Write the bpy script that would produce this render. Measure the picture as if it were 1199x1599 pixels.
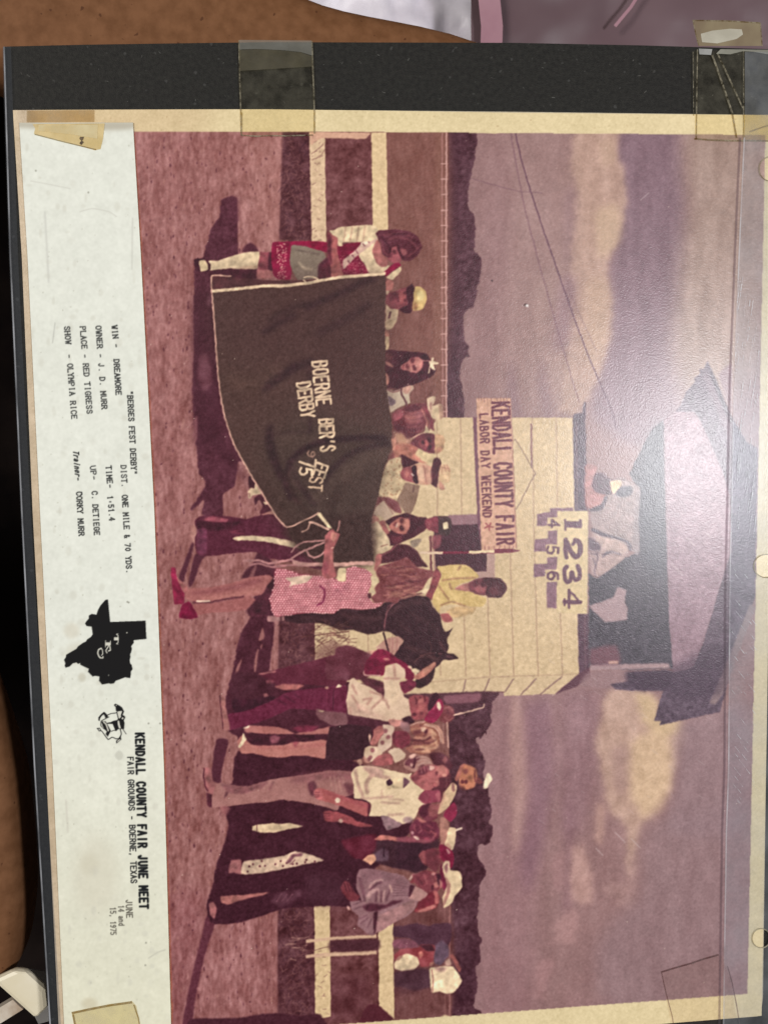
import bpy, bmesh, math, random
import numpy as np
from mathutils import Matrix, Vector, geometry

random.seed(7)
rng = np.random.default_rng(11)
scene = bpy.context.scene
for o in list(bpy.data.objects):
    bpy.data.objects.remove(o)

# ------------------------------------------------------------------ camera
FPX = 1600.0                                     # focal length in pixels of a 1199 px wide frame
ROT = np.array([[0.99510704, -0.01904937, 0.09694892],
                [0.0278183, 0.99556066, -0.08991731],
                [-0.09480566, 0.0921743, 0.99121934]])
LOC = np.array([-0.03420867, 0.04862896, 0.27160372])
cam_data = bpy.data.cameras.new('camera')
cam = bpy.data.objects.new('camera', cam_data)
scene.collection.objects.link(cam)
mw = Matrix([list(ROT.T[i]) + [LOC[i]] for i in range(3)] + [[0, 0, 0, 1]])
cam.matrix_world = mw
cam_data.sensor_fit = 'HORIZONTAL'
cam_data.sensor_width = 36.0
cam_data.lens = FPX / 1199.0 * 36.0
cam_data.clip_start = 0.01
cam_data.clip_end = 20.0
cam_data.dof.use_dof = True
cam_data.dof.focus_distance = 0.274
cam_data.dof.aperture_fstop = 36.0
scene.camera = cam

# ------------------------------------------------------------------ world and lamps
world = bpy.data.worlds.new('World')
scene.world = world
world.use_nodes = True
bg = world.node_tree.nodes['Background']
bg.inputs[0].default_value = (1.0, 0.96, 0.92, 1)
bg.inputs[1].default_value = 0.13


def area_lamp(name, loc, target, size, power, col):
    d = bpy.data.lights.new(name, 'AREA')
    d.shape = 'DISK'
    d.size = size
    d.energy = power
    d.color = col
    o = bpy.data.objects.new(name, d)
    scene.collection.objects.link(o)
    o.location = loc
    o.rotation_euler = (Vector(target) - Vector(loc)).to_track_quat('-Z', 'Y').to_euler()
    return o


area_lamp('ceiling_lamp', (0.41, 0.0, 0.80), (0.0, 0.0, 0.0), 0.11, 4.3, (0.98, 0.98, 1.0))
area_lamp('room_lamp', (-0.98, 0.40, 1.30), (0.0, 0.0, 0.0), 0.60, 16.0, (1.0, 0.97, 0.92))

scene.view_settings.view_transform = 'Standard'
scene.view_settings.look = 'None'
scene.view_settings.exposure = 0.0
scene.view_settings.gamma = 1.0
scene.view_settings.use_curve_mapping = False
scene.render.engine = 'CYCLES'
scene.cycles.max_bounces = 8
scene.cycles.transparent_max_bounces = 16


GAIN_PRINT = 1.0
GAIN_CARD = 1.0


def unproject(px, py, z=0.0):
    """point of the plane at height z seen at picture coordinates (arrays allowed)"""
    px = np.asarray(px, float)
    py = np.asarray(py, float)
    d = np.stack([(px - 599.5) / FPX, -(py - 799.5) / FPX, -np.ones_like(px)], -1) @ ROT
    s = (z - LOC[2]) / d[..., 2]
    return LOC + s[..., None] * d


# ------------------------------------------------------------------ the printed picture is laid out in numpy
CW, CH = 1260, 1700
CAN = np.zeros((CH, CW, 3), np.float32)
IDM = np.zeros((CH, CW), np.int32)
IDS = [('paper_border', None, -1)]
cur = 0


def I(name, label=None):
    global cur
    IDS.append((name, label, -1))
    cur = len(IDS) - 1
    return cur


def S(name, parent=None, label=None):
    global cur
    par = cur if parent is None else parent
    while IDS[par][2] >= 0:
        par = IDS[par][2]
    IDS.append((name, label, par))
    cur = len(IDS) - 1
    return cur


def use(i):
    global cur
    cur = i


def blur1(a, s, axis):
    if s <= 0:
        return a
    r = max(1, int(3 * s + .5))
    k = np.exp(-.5 * (np.arange(-r, r + 1) / s) ** 2)
    k /= k.sum()
    pad = [(0, 0)] * a.ndim
    pad[axis] = (r, r)
    b = np.pad(a, pad, mode='edge')
    out = np.zeros_like(a)
    n = a.shape[axis]
    for i, w in enumerate(k):
        sl = [slice(None)] * a.ndim
        sl[axis] = slice(i, i + n)
        out += w * b[tuple(sl)]
    return out


def blur(a, sx, sy=None):
    return blur1(blur1(a, sx, 1), sx if sy is None else sy, 0)


def noise(sx, sy):
    n = blur(rng.standard_normal((CH, CW)).astype(np.float32), sx, sy)
    return n / n.std()


N_GRAIN = noise(.8, .8)
N_FINE = noise(1.6, 1.6)
N_MID = noise(5, 5)
N_BIG = noise(22, 22)
N_DIRT = .62 * noise(1.3, 3.4) + .5 * noise(2.8, 9) + .3 * noise(9, 24)
N_FOLD = .75 * noise(2.2, 2.2) + .65 * noise(5, 3.6)
AUTO = 0.
N_TREE = .6 * noise(2.6, 2.6) + .6 * noise(8, 8)
N_GRASS = .6 * noise(1.5, 5) + .5 * noise(6, 9)
N_SKY = .6 * noise(5, 20) + .5 * noise(12, 40) + .35 * noise(3, 8)
TEX = {'g': N_GRAIN, 'f': N_FINE, 'm': N_MID, 'b': N_BIG, 'd': N_DIRT, 't': N_TREE, 'r': N_GRASS, 's': N_SKY}

TX, TY, TS = 0., 0., 1.


def T(x=0, y=0, s=1.):
    """sheet the next outlines are measured on: its corner and its scale"""
    global TX, TY, TS
    TX, TY, TS = float(x), float(y), float(s)


def pts(s):
    if isinstance(s, str):
        a = np.array([[float(v) for v in p.split(',')] for p in s.split()])
    else:
        a = np.array(s, float)
    return a / TS + np.array([TX, TY])


def spline(p, closed=True, n=4):
    m = len(p)
    if m < 3:
        return p
    out = []
    rngi = range(m) if closed else range(m - 1)
    for i in rngi:
        if closed:
            a, b, c, d = p[i - 1], p[i], p[(i + 1) % m], p[(i + 2) % m]
        else:
            a, b, c, d = p[max(i - 1, 0)], p[i], p[i + 1], p[min(i + 2, m - 1)]
        for k in range(n):
            t = k / n
            out.append(.5 * ((2 * b) + (c - a) * t + (2 * a - 5 * b + 4 * c - d) * t * t
                             + (3 * b - a - 3 * c + d) * t ** 3) * .5 + .5 * (b + (c - b) * t))
    if not closed:
        out.append(p[-1])
    return np.array(out)


def put(mask, x0, y0, col, a, tex, own):
    h, w = mask.shape
    sl = (slice(y0, y0 + h), slice(x0, x0 + w))
    m = mask * a
    c = np.empty((h, w, 3), np.float32)
    c[:] = col
    if AUTO and not tex:
        c *= (1 + AUTO * N_FOLD[sl])[..., None]
    if tex:
        for k in tex.split():
            c += (TEX[k[0]][sl] * float(k[1:]))[..., None]
    CAN[sl] += (c - CAN[sl]) * m[..., None]
    if own:
        i = IDM[sl]
        i[mask * a > .5] = cur


def P(s, col, soft=.45, a=1., tex=None, h=0, jag=0, own=1):
    """fill an outline"""
    p = pts(s)
    if not h:
        p = spline(p)
    pad = int(3 * soft + 3 + jag * 3)
    x0 = max(0, int(p[:, 0].min()) - pad)
    x1 = min(CW, int(p[:, 0].max()) + pad + 2)
    y0 = max(0, int(p[:, 1].min()) - pad)
    y1 = min(CH, int(p[:, 1].max()) + pad + 2)
    if x1 <= x0 or y1 <= y0:
        return
    ss = 3 if (x1 - x0) * (y1 - y0) < 90000 else 1
    n = ((x1 - x0) * ss, (y1 - y0) * ss)
    X = (x0 + (np.arange(n[0]) + .5) / ss)[None, :]
    Y = (y0 + (np.arange(n[1]) + .5) / ss)
    ins = np.zeros((n[1], n[0]), bool)
    q = np.roll(p, -1, 0)
    for (ax, ay), (bx, by) in zip(p, q):
        if ay == by:
            continue
        rows = np.nonzero((ay > Y) != (by > Y))[0]
        if len(rows):
            xc = ax + (Y[rows] - ay) * (bx - ax) / (by - ay)
            ins[rows] ^= X < xc[:, None]
    m = ins.astype(np.float32).reshape(y1 - y0, ss, x1 - x0, ss).mean((1, 3))
    if jag:
        m = blur(m, jag)
        nn = (N_FINE * .85 + N_GRAIN * .3 + N_MID * .28)[y0:y1, x0:x1]
        m = np.clip((m - .5 + nn * np.clip(8 * m * (1 - m), 0, 1) * .26) * (2.2 * jag) + .5, 0, 1)
    if soft > 0:
        m = blur(m, soft)
    put(m, x0, y0, col, a, tex, own)


def H(s, col, **k):
    P(s, col, h=1, **k)


def L(s, col, w=2., soft=.4, a=1., sp=1, own=1, tex=None, taper=None):
    """draw a line"""
    p = pts(s)
    if sp:
        p = spline(p, False)
    w = max(w, .5)
    pad = int(w + 3 * soft + 3)
    x0 = max(0, int(p[:, 0].min()) - pad)
    x1 = min(CW, int(p[:, 0].max()) + pad + 2)
    y0 = max(0, int(p[:, 1].min()) - pad)
    y1 = min(CH, int(p[:, 1].max()) + pad + 2)
    if x1 <= x0 or y1 <= y0:
        return
    X, Y = np.meshgrid(np.arange(x0, x1) + .5, np.arange(y0, y1) + .5)
    D = np.full(X.shape, 1e9)
    for (ax, ay), (bx, by) in zip(p[:-1], p[1:]):
        dx, dy = bx - ax, by - ay
        l2 = dx * dx + dy * dy + 1e-9
        t = np.clip(((X - ax) * dx + (Y - ay) * dy) / l2, 0, 1)
        D = np.minimum(D, (X - ax - t * dx) ** 2 + (Y - ay - t * dy) ** 2)
    m = np.clip(w / 2 - np.sqrt(D) + .5, 0, 1).astype(np.float32)
    if soft > 0:
        m = blur(m, soft)
    put(m, x0, y0, col, a, tex, own)


def B(x, y, rx, ry, col, a=1., soft=None, tex=None, own=0):
    """soft round dab, position on the current sheet, radii in picture units"""
    cx, cy = x / TS + TX, y / TS + TY
    x0, x1 = max(0, int(cx - 3 * rx)), min(CW, int(cx + 3 * rx) + 2)
    y0, y1 = max(0, int(cy - 3 * ry)), min(CH, int(cy + 3 * ry) + 2)
    if x1 <= x0 or y1 <= y0:
        return
    X, Y = np.meshgrid(np.arange(x0, x1) + .5, np.arange(y0, y1) + .5)
    r = np.sqrt(((X - cx) / rx) ** 2 + ((Y - cy) / ry) ** 2)
    m = np.clip(1.5 - r, 0, 1) if soft is None else np.clip((1 - r) / soft + .5, 0, 1)
    m = (m * m * (3 - 2 * m)).astype(np.float32)
    put(m, x0, y0, col, a, tex, own)


# ---- lettering made of pen strokes: glyph box 0..1, x along the line, y up
G = {
    'A': '0,0 .5,1 1,0|.2,.36 .8,.36', 'B': '0,0 0,1 .6,1 .88,.9 .88,.64 .6,.53 0,.53|.6,.53 .97,.4 .97,.13 .65,0 0,0',
    'C': '1,.78 .75,1 .28,1 0,.72 0,.28 .28,0 .75,0 1,.22', 'D': '0,0 0,1 .5,1 .95,.75 .95,.25 .5,0 0,0',
    'E': '1,1 0,1 0,0 1,0|0,.52 .75,.52', 'F': '1,1 0,1 0,0|0,.52 .75,.52',
    'G': '1,.78 .75,1 .28,1 0,.72 0,.28 .28,0 .75,0 1,.2 1,.45 .6,.45', 'H': '0,0 0,1|1,0 1,1|0,.52 1,.52',
    'I': '.5,0 .5,1', 'J': '.8,1 .8,.25 .55,0 .25,0 0,.25', 'K': '0,0 0,1|1,1 0,.4|.35,.6 1,0', 'L': '0,1 0,0 1,0',
    'M': '0,0 0,1 .5,.35 1,1 1,0', 'N': '0,0 0,1 1,0 1,1', 'O': '.3,0 0,.28 0,.72 .3,1 .7,1 1,.72 1,.28 .7,0 .3,0',
    'P': '0,0 0,1 .65,1 .95,.87 .95,.62 .65,.48 0,.48', 'R': '0,0 0,1 .65,1 .95,.87 .95,.64 .65,.5 0,.5|.5,.5 1,0',
    'S': '.95,.8 .7,1 .25,1 .02,.82 .1,.62 .85,.4 1,.2 .75,0 .25,0 0,.2', 'T': '0,1 1,1|.5,1 .5,0',
    'U': '0,1 0,.25 .28,0 .72,0 1,.25 1,1', 'W': '0,1 .25,0 .5,.7 .75,0 1,1', 'X': '0,0 1,1|0,1 1,0',
    'Y': '0,1 .5,.48 1,1|.5,.48 .5,0', '-': '.15,.45 .85,.45', '.': '.45,.04 .55,.04', ',': '.5,.08 .4,-.15',
    '"': '.3,1 .3,.72|.7,1 .7,.72', "'": '.5,1 .45,.75', ':': '.5,.55 .45,.3', '&': '1,0 .2,.75 .35,1 .6,.85 .1,.3 .3,0 .6,0 .95,.4',
    '0': '.5,0 .1,.25 .1,.75 .5,1 .9,.75 .9,.25 .5,0', '1': '.2,.8 .55,1 .55,0', '4': '.75,0 .75,1 0,.3 1,.3',
    '5': '.9,1 .15,1 .08,.55 .6,.62 .95,.4 .9,.12 .5,0 .05,.12', '7': '0,1 1,1 .4,0', '9': '.1,.1 .5,0 .9,.4 .9,.75 .5,1 .1,.8 .1,.6 .45,.45 .9,.65',
    'r': '.2,.7 .2,0|.2,.5 .5,.7 .9,.65', 'a': '.1,.6 .5,.7 .85,.55 .85,0|.85,.4 .2,.35 .1,.12 .4,0 .85,.2', 'i': '.5,.7 .5,0|.5,.95 .5,1',
    'n': '.1,.7 .1,0|.1,.5 .5,.7 .85,.55 .85,0', 'e': '.1,.38 .9,.38 .8,.65 .5,.7 .15,.6 .05,.3 .3,.02 .85,.08', 'd': '.85,1 .85,0|.85,.55 .5,.7 .1,.55 .1,.15 .5,0 .85,.15',
}


def text(s, p0, p1, h, w, col, serif=0., fill=.72, slant=0., soft=.3, a=1., tex=None):
    global TX, TY, TS
    keep = (TX, TY, TS)
    T()
    p0 = np.array(p0, float)
    p1 = np.array(p1, float)
    d = (p1 - p0)
    n = np.linalg.norm(d)
    d /= n
    up = np.array([-d[1] * -1, -d[0]])
    up = np.array([d[1], -d[0]])
    adv = n / len(s)
    for i, c in enumerate(s):
        if c not in G:
            continue
        f = fill * (.92 if c in 'IJ1' else 1)
        for st in G[c].split('|'):
            q = np.array([[float(v) for v in t.split(',')] for t in st.split()])

            def pos(x, y):
                return p0 + d * (adv * (i + .5 + (x - .5) * f) + slant * y * h) + up * y * h
            L([pos(x, y) for x, y in q], col, w, soft, a, sp=0, tex=tex)
            if serif and c.isalpha() and c.isupper() or (serif and c in '14'):
                for x, y in (q[0], q[-1]):
                    if y in (0., 1.) and c not in 'COSGJUE':
                        L([pos(x - serif, y), pos(x + serif, y)], col, w * .85, soft, a, sp=0)
    T(*keep)

# ================================================================== THE PRINT: colours of the faded picture
CREAM = (224, 202, 160)
WALL = (212, 186, 150)
SKIN = (174, 112, 106)
SKIND = (138, 72, 80)
DARK = (66, 29, 42)
MAR = (96, 36, 57)
HAIR = (80, 37, 47)
BLK = (62, 34, 41)
DIRT = (157, 107, 104)
SHADOW = (84, 40, 53)

# paper and its yellowed border
cur = 0
CAN[:] = (228, 209, 165)
CAN += (N_BIG * 3)[..., None] + (N_FINE * 2.0)[..., None]
P('20,160 330,160 300,215 20,215', (212, 186, 146), soft=22, a=.8, tex='m3', own=0)
P('20,160 60,160 110,1700 20,1700', (198, 178, 152), soft=6, a=.9, tex='m4', own=0)
P('1150,200 1240,200 1240,1600 1150,1600', (214, 200, 164), soft=6, a=.7, tex='m3', own=0)
for _ in range(60):
    x, y = rng.uniform(25, 1200), rng.uniform(172, 205)
    B(x, y, rng.uniform(.5, 2), rng.uniform(.5, 1.4), (170, 140, 100), a=rng.uniform(.1, .5))

BORDER = CAN.copy()
# corners of the image area
PL = np.array([(208, 205), (220, 400), (241, 800), (256, 1200), (268, 1618)], float)
IMG = '208,205 600,205.5 1195,210 1167,1553 880,1574.5 268,1620 256,1200 241,800 220,400'

# ---- sky
sky = I('sky')
H(IMG, (152, 119, 118), tex='s4 b2')
P('790,200 900,200 900,650 790,650', (158, 127, 124), soft=22, tex='s4', own=0)
P('800,210 830,260 838,400 850,560 870,640 800,645 770,560 790,380', (162, 131, 127), soft=16, a=.5, tex='s6', own=0)
P('958,196 1062,196 1078,420 1084,620 1000,700 925,650 945,540 952,420 966,330', (135, 108, 117), soft=8.6, jag=3, tex='s5', own=0)
P('1068,200 1200,196 1192,560 1090,660 1050,560 1060,420 1075,330', (166, 141, 131), soft=14.0, jag=4, tex='s7', own=0)
P('900,190 966,190 962,235 977,275 976,330 966,372 958,392 947,420 957,470 951,530 934,590 900,648 876,640 884,560 896,470 890,400 900,320 892,260', (187, 155, 140), soft=3.5, jag=3, a=.9, tex='s6 m2', own=0)
P('898,205 880,300 872,420 858,560 880,655 905,560 900,400', (172, 142, 132), soft=11.9, jag=3, a=.6, tex='s5', own=0)
P('930,330 964,318 972,370 952,396 934,400', (199, 170, 146), soft=5.4, jag=2, a=.8, own=0)
P('936,220 958,215 962,250 940,262', (192, 162, 142), soft=4, a=.6, own=0)
P('915,440 950,440 950,530 920,575', (195, 165, 142), soft=7.6, jag=2, a=.6, own=0)
P('880,300 898,300 892,400 880,420', (144, 114, 120), soft=7, a=.5, own=0)
P('835,440 858,432 850,520 838,560', (170, 140, 134), soft=7.6, jag=2, a=.7, own=0)
P('878,430 900,440 886,540 862,545', (139, 108, 119), soft=7.6, jag=2, a=.6, own=0)
P('780,210 800,260 792,420 770,600 745,560 760,380', (152, 118, 119), soft=14, a=.6, tex='s4', own=0)
P('798,560 814,650 800,652 792,600', (137, 106, 114), soft=5, a=.6, own=0)
P('848,560 864,650 850,652 840,600', (140, 110, 116), soft=5, a=.6, own=0)
# lower sky
P('740,1090 830,1085 830,1590 740,1600', (153, 117, 119), soft=14, tex='s4', own=0)
P('798,1088 814,1096 822,1140 826,1240 816,1300 806,1345 800,1300 798,1200', (176, 140, 133), soft=4.9, jag=3, a=.8, tex='s5', own=0)
P('818,1110 836,1095 862,1090 868,1200 846,1330 822,1400 812,1340 826,1240', (138, 103, 115), soft=7.6, jag=3, a=.65, tex='s4', own=0)
P('866,1095 885,1098 884,1160 872,1220', (168, 134, 130), soft=6.5, jag=3, a=.6, own=0)
P('868,1085 938,1084 930,1200 920,1262 905,1300 878,1300', (148, 114, 120), soft=9.7, jag=3, a=.7, tex='s6', own=0)
P('884,1240 894,1300 888,1420 882,1440', (138, 102, 112), soft=6.5, jag=2, a=.6, own=0)
P('950,1078 1010,1078 1036,1126 1064,1116 1072,1150 1064,1180 1051,1215 1046,1246 1030,1270 1008,1284 998,1300 990,1370 980,1366 976,1290 952,1268 942,1220 930,1160 940,1110', (189, 157, 141), soft=4.3, jag=4, a=.92, tex='s7 m3', own=0)
P('985,1160 1020,1140 1048,1160 1049,1215 1030,1258 1004,1276 984,1240 975,1200', (212, 182, 150), soft=5.4, jag=3, a=.85, tex='m4', own=0)
P('992,1080 1026,1095 1034,1124 1058,1120 1062,1142 1036,1152 1005,1130', (208, 180, 144), soft=4.9, jag=3, a=.85, own=0)
P('955,1170 985,1165 980,1240 962,1240', (166, 134, 128), soft=6.5, jag=2, a=.7, own=0)
P('932,1255 945,1262 940,1318 930,1312', (184, 148, 138), soft=3.7, jag=2, a=.85, own=0)
P('894,1325 914,1322 925,1388 922,1410 896,1408 890,1366', (187, 150, 142), soft=4.5, jag=3, a=.9, tex='m4', own=0)
P('866,1330 882,1335 880,1392 864,1384', (168, 130, 130), soft=4.9, jag=2, a=.75, own=0)
P('985,1335 997,1345 993,1412 975,1418 955,1400 940,1392 950,1378 975,1380', (170, 136, 132), soft=5.4, jag=3, a=.75, tex='m3', own=0)
P('874,1430 905,1422 900,1468 884,1476 866,1470', (176, 138, 136), soft=4.9, jag=3, a=.85, own=0)
P('840,1502 860,1498 856,1535 844,1562 834,1556', (172, 132, 132), soft=4.3, jag=2, a=.75, own=0)
P('885,1545 902,1540 905,1572 888,1575', (166, 130, 130), soft=5.4, jag=2, a=.6, own=0)
P('1010,1290 1170,1262 1168,1560 950,1578 930,1480 975,1420 1000,1400', (150, 123, 126), soft=10.8, jag=4, a=.75, tex='s4', own=0)
P('1060,1130 1170,1100 1168,1300 1040,1300 1056,1220', (150, 124, 128), soft=7.6, jag=3, a=.8, tex='s4', own=0)
# power lines
I('power_line')
L('804.7,207 813,245 828,297 856,381 894,490 919,556 940,606 955,640 962,668', (98, 66, 82), 2.0, soft=.5, a=.9)
I('power_line')
L('797,207 808,268 819,325 844,419 875,531 900,615 905,628', (118, 84, 96), 1.5, soft=.6, a=.7)
L('887,450 909,500 931,547', (128, 98, 104), 1.2, soft=.6, a=.6)
L('737,278 770,288 809,298 847,301', (120, 88, 98), 1.1, soft=.5, a=.7)

# ---- trees
tr = I('tree_line')
TC = (88, 54, 64)
P('697,206 744,206 740,256 734,281 730,306 733,325 742,341 741,391 750,400 751,425 745,450 740,478 725,487 724,531 734,541 729,547 734,555 723,562 717,587 722,606 725,655 695,655', TC, jag=1.6, tex='t7 f4', soft=.5)
I('tree_line')
P('690,1080 780,1078 768,1100 767,1122 762,1140 753,1152 743,1155 749,1172 756,1182 757,1200 753,1207 763,1235 765,1258 767,1270 763,1283 769,1292 763,1319 748,1320 745,1341 759,1359 755,1373 748,1384 749,1400 747,1421 745,1441 747,1457 753,1469 748,1479 751,1499 742,1514 745,1537 740,1574 750,1577 750,1586 690,1594', (78, 44, 54), jag=1.7, tex='t8 f4', soft=.5)
P('715,1480 742,1470 738,1560 715,1570', (66, 34, 46), soft=5, a=.5, tex='t4', own=0)
P('699,206 714,206 712,640 698,640', (74, 42, 54), soft=5, a=.6, tex='t4', own=0)

# ---- field
gr = I('grass_field')
H('436,204 700,206 697,656 705,1590 430,1612', (126, 82, 77), tex='r6 f2')
P('600,206 698,206 695,560 602,560', (130, 87, 80), soft=8, tex='r5', own=0)
P('680,206 697,206 694,650 676,650', (142, 100, 88), soft=4, a=.6, tex='r4', own=0)
P('508,212 581,212 582,380 510,380', (113, 68, 70), soft=1.5, tex='m7 f4', own=0)
P('492,1415 592,1440 592,1590 490,1600', (104, 60, 62), soft=2, tex='m8 f4', own=0)
P('614,1440 702,1400 704,1590 614,1592', (112, 70, 69), soft=3, tex='r6 m4', own=0)
P('505,1530 575,1525 570,1590 500,1590', (94, 50, 56), soft=6, a=.6, tex='m7', own=0)
P('616,1520 660,1515 656,1550 616,1552', (86, 48, 54), soft=5, a=.8, tex='m5', own=0)
# ---- dirt track
dt = I('dirt_ground')
P('200,200 443,200 441,300 436,380 440,700 437,1000 434,1300 434,1700 200,1700', DIRT, soft=.8, h=1, tex='d10 f2')
P('200,200 300,200 330,330 300,460 302,700 300,800 260,860 230,700', (150, 99, 98), soft=25, a=.4, tex='d11', own=0)
P('385,206 442,206 436,380 405,390 395,300', (168, 118, 112), soft=9, a=.55, tex='d9', own=0)
P('240,860 420,860 360,1080 330,1200 330,1450 240,1450', (149, 101, 98), soft=25, a=.5, tex='d12', own=0)
P('255,1400 330,1400 300,1600 260,1600', (140, 86, 89), soft=16, a=.7, tex='d10', own=0)
P('330,1445 430,1420 434,1590 305,1600', (150, 98, 98), soft=12, a=.6, tex='d13', own=0)
for _ in range(620):
    x, y = rng.uniform(222, 430), rng.uniform(210, 1580)
    B(x, y, rng.uniform(.7, 1.6), rng.uniform(1.2, 3.6), (92, 46, 56), a=rng.uniform(.3, .85))
for _ in range(260):
    x, y = rng.uniform(222, 430), rng.uniform(210, 1580)
    B(x, y, rng.uniform(.8, 2), rng.uniform(1.5, 5), (184, 134, 124), a=rng.uniform(.15, .45))
for y in range(210, 1600, 5):
    xl = float(np.interp(y, PL[:, 1], PL[:, 0]))
    B(xl + 1.2, y, 1.5, 5, (176, 96, 72), a=.5)

# ---- tall dark grass at the foot of the fence
for seg in ('441,206 484,206 487,376 436,374', '436,948 492,948 492,1050 434,1050', '434,1405 492,1405 492,1600 433,1600'):
    I('tall_grass')
    H(seg, (90, 50, 56), soft=1.2, tex='m6 f4')
for (a0, a1) in ((208, 378), (950, 1045), (1405, 1590)):
    for _ in range(int((a1 - a0) * 1.5)):
        x, y = rng.uniform(440, 486), rng.uniform(a0, a1)
        an = rng.uniform(0, 6.28)
        l = rng.uniform(4, 13)
        c = (136, 92, 90) if rng.random() < .62 else (58, 26, 38)
        L([(x, y), (x + l * .6 * math.cos(an), y + l * .5 * math.sin(an) + rng.uniform(-2, 2)), (x + l * math.cos(an), y + l * math.sin(an))], c, .9, soft=.45, a=rng.uniform(.35, .85), own=0)

# ---- white fence
I('fence_rail')
H('483,206 507,206 509.5,378 487,380', (220, 190, 158), tex='f3')
I('fence_rail')
H('491,1412 515,1412 516.5,1588 492,1592', (218, 190, 150), tex='f3')
I('fence_rail')
H('580,206.5 603,206.5 606,360 582,360', (224, 196, 156), tex='f3')
I('fence_rail')
H('591,1444 614,1436 615.5,1592 592,1588', (220, 192, 152), tex='f3')
I('fence_rail')
P('487,206 576,206.5 575,211 568,216 509,215 498,217 486,226 484,215', (214, 170, 146), soft=.7)
for _ in range(46):
    y = rng.choice([rng.uniform(210, 262), rng.uniform(262, 376), rng.uniform(1480, 1590)])
    x = rng.uniform(486, 506) + (8 if y > 1400 else 0)
    L([(x, y), (x + rng.uniform(-7, 7), y + rng.uniform(-4, 4))], (120, 76, 76), 1., soft=.4, a=rng.uniform(.3, .8), own=0)
L('486,240 497,232 505,224', (130, 84, 82), 1.1, a=.8, own=0)
L('487,250 500,243 507,233', (130, 84, 82), 1.1, a=.8, own=0)
I('fence_post')
H('478,1468 516,1464 588,1460 588,1465 516,1469 478,1473', (214, 178, 150), soft=.7)
I('fence_post')
H('478,1492 516,1488 588,1485 588,1491 516,1494 478,1497', (214, 178, 150), soft=.7)
P('516,1470 590,1467 590,1484 518,1487', (70, 34, 44), soft=2, a=.8, own=0)
for _ in range(16):
    x, y = rng.uniform(445, 490), rng.uniform(1462, 1500)
    L([(x, y), (x + rng.uniform(5, 18), y + rng.uniform(-3, 3))], (196, 154, 138), 1.2, soft=.5, a=rng.uniform(.3, .8), own=0)
L('485,1488 500,1482 520,1478', (110, 70, 66), 1.2, a=.8, own=0)
I('far_railing')
L('697,207 696.5,400 697,652', (206, 162, 154), 2.2, soft=.4)
L('690.5,207 690,400 691.5,652', (182, 134, 130), 1.5, soft=.5, a=.9)
for y in np.arange(255, 650, 24.2):
    L([(689, y), (698, y)], (206, 162, 154), 1.8, soft=.4)
L('702,1415 702,1590', (170, 120, 116), 1.6, soft=.5, a=.8)
L('694,1415 695,1590', (150, 104, 100), 1.2, soft=.5, a=.7)

# ---- shadows lying on the dirt
I('ground_shadow')
P('362,305 356,307 345,313 343,337 330,357 317,400 303,405 304,440 302,470 303,540 301,600 303,660 307,700 310,740 320,750 318,765 308,778 298,793 301,797 318,780 318,790 315,803 348,808 348,773 367,757 372,720 400,720 400,600 400,430 374,415 372,397 371,330 370,310', SHADOW, soft=.8, jag=.8, tex='m3 f3')
P('302,470 335,460 340,600 352,690 390,760 372,740 330,700 305,690', (72, 31, 44), soft=5, a=.8, tex='m2', own=0)
I('ground_shadow')
P('378,393 384,382 392,378 400,385 404,393', SHADOW, soft=1.2)
P('312,556 322,552 330,575 332,600 318,610 309,590', (112, 66, 76), soft=2.2, a=.8, tex='m9', own=0)
P('303,655 308,650 308,685 303,690', (140, 90, 94), soft=1.2, a=.8, own=0)
P('322,470 330,452 331,470 325,478', (118, 74, 86), soft=1.5, a=.7, own=0)
P('362,306 372,310 373,345 360,340', (100, 52, 66), soft=3, a=.5, own=0)
I('ground_shadow')
P('300,847 303,850 287,907 281,908 280,898', SHADOW, soft=.9)
P('304,866 322,866 314,876 303,908 297,917 294,912', SHADOW, soft=.9)
I('ground_shadow')
P('377,903 384,890 395,880 402,862 418,866 432,890 428,905 405,906', (78, 36, 48), soft=1.2)
P('388,904 396,885 401,882 396,900', (160, 110, 105), soft=1, a=.6, own=0)
P('405,900 428,895 428,972 427,1000 420,1050 440,1046 520,1040 640,1100 560,1180 520,1212 400,1230 363,1222 373,1175 370,1150 357,1142 352,1100 355,1078 363,1050 368,1022 376,990 392,962 398,930', (77, 34, 47), soft=.9, jag=.7, tex='m3 f2')
T(260, 900, 6)
for s in ('860,600 900,480 920,560 910,590', '850,690 862,690 840,890 822,895 822,800', '690,790 705,780 680,880 640,990 625,1020 650,880', '670,940 695,920 690,950', '880,660 900,630 890,690'):
    P(s, (160, 108, 104), soft=.8, a=.9, own=0)
T()
I('ground_shadow')
P('338,1155 356,1155 352,1180 346,1205 344,1224 332,1219 331,1200', SHADOW, soft=.9)
I('ground_shadow')
P('373,1173 500,1170 640,1230 640,1300 600,1345 556,1380 545,1412 500,1416 443,1419 417,1428 377,1441 337,1443 323,1434 324,1407 331,1387 338,1350 342,1340 350,1318 357,1290 349,1262 349,1232 363,1222', (66, 27, 40), soft=.9, jag=.5, tex='m2 f2')
P('322,1432 336,1442 325,1475 315,1512 305,1560 301,1592 298,1604 284,1604 292,1560 305,1502 318,1450', (98, 50, 62), soft=1., tex='f2')
P('296,1593 340,1591 375,1590 410,1584 437,1583 470,1587 500,1585 520,1640 290,1640', (72, 33, 44), soft=1., tex='f2')
P('563,1592 566,1582 575,1570 590,1570 613,1589 612,1600 560,1602', (84, 36, 46), soft=.8)
for s in ('345,1245 352,1240 356,1262 350,1275', '368,1372 372,1368 360,1390'):
    P(s, (128, 74, 80), soft=2, a=.7, own=0)

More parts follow.
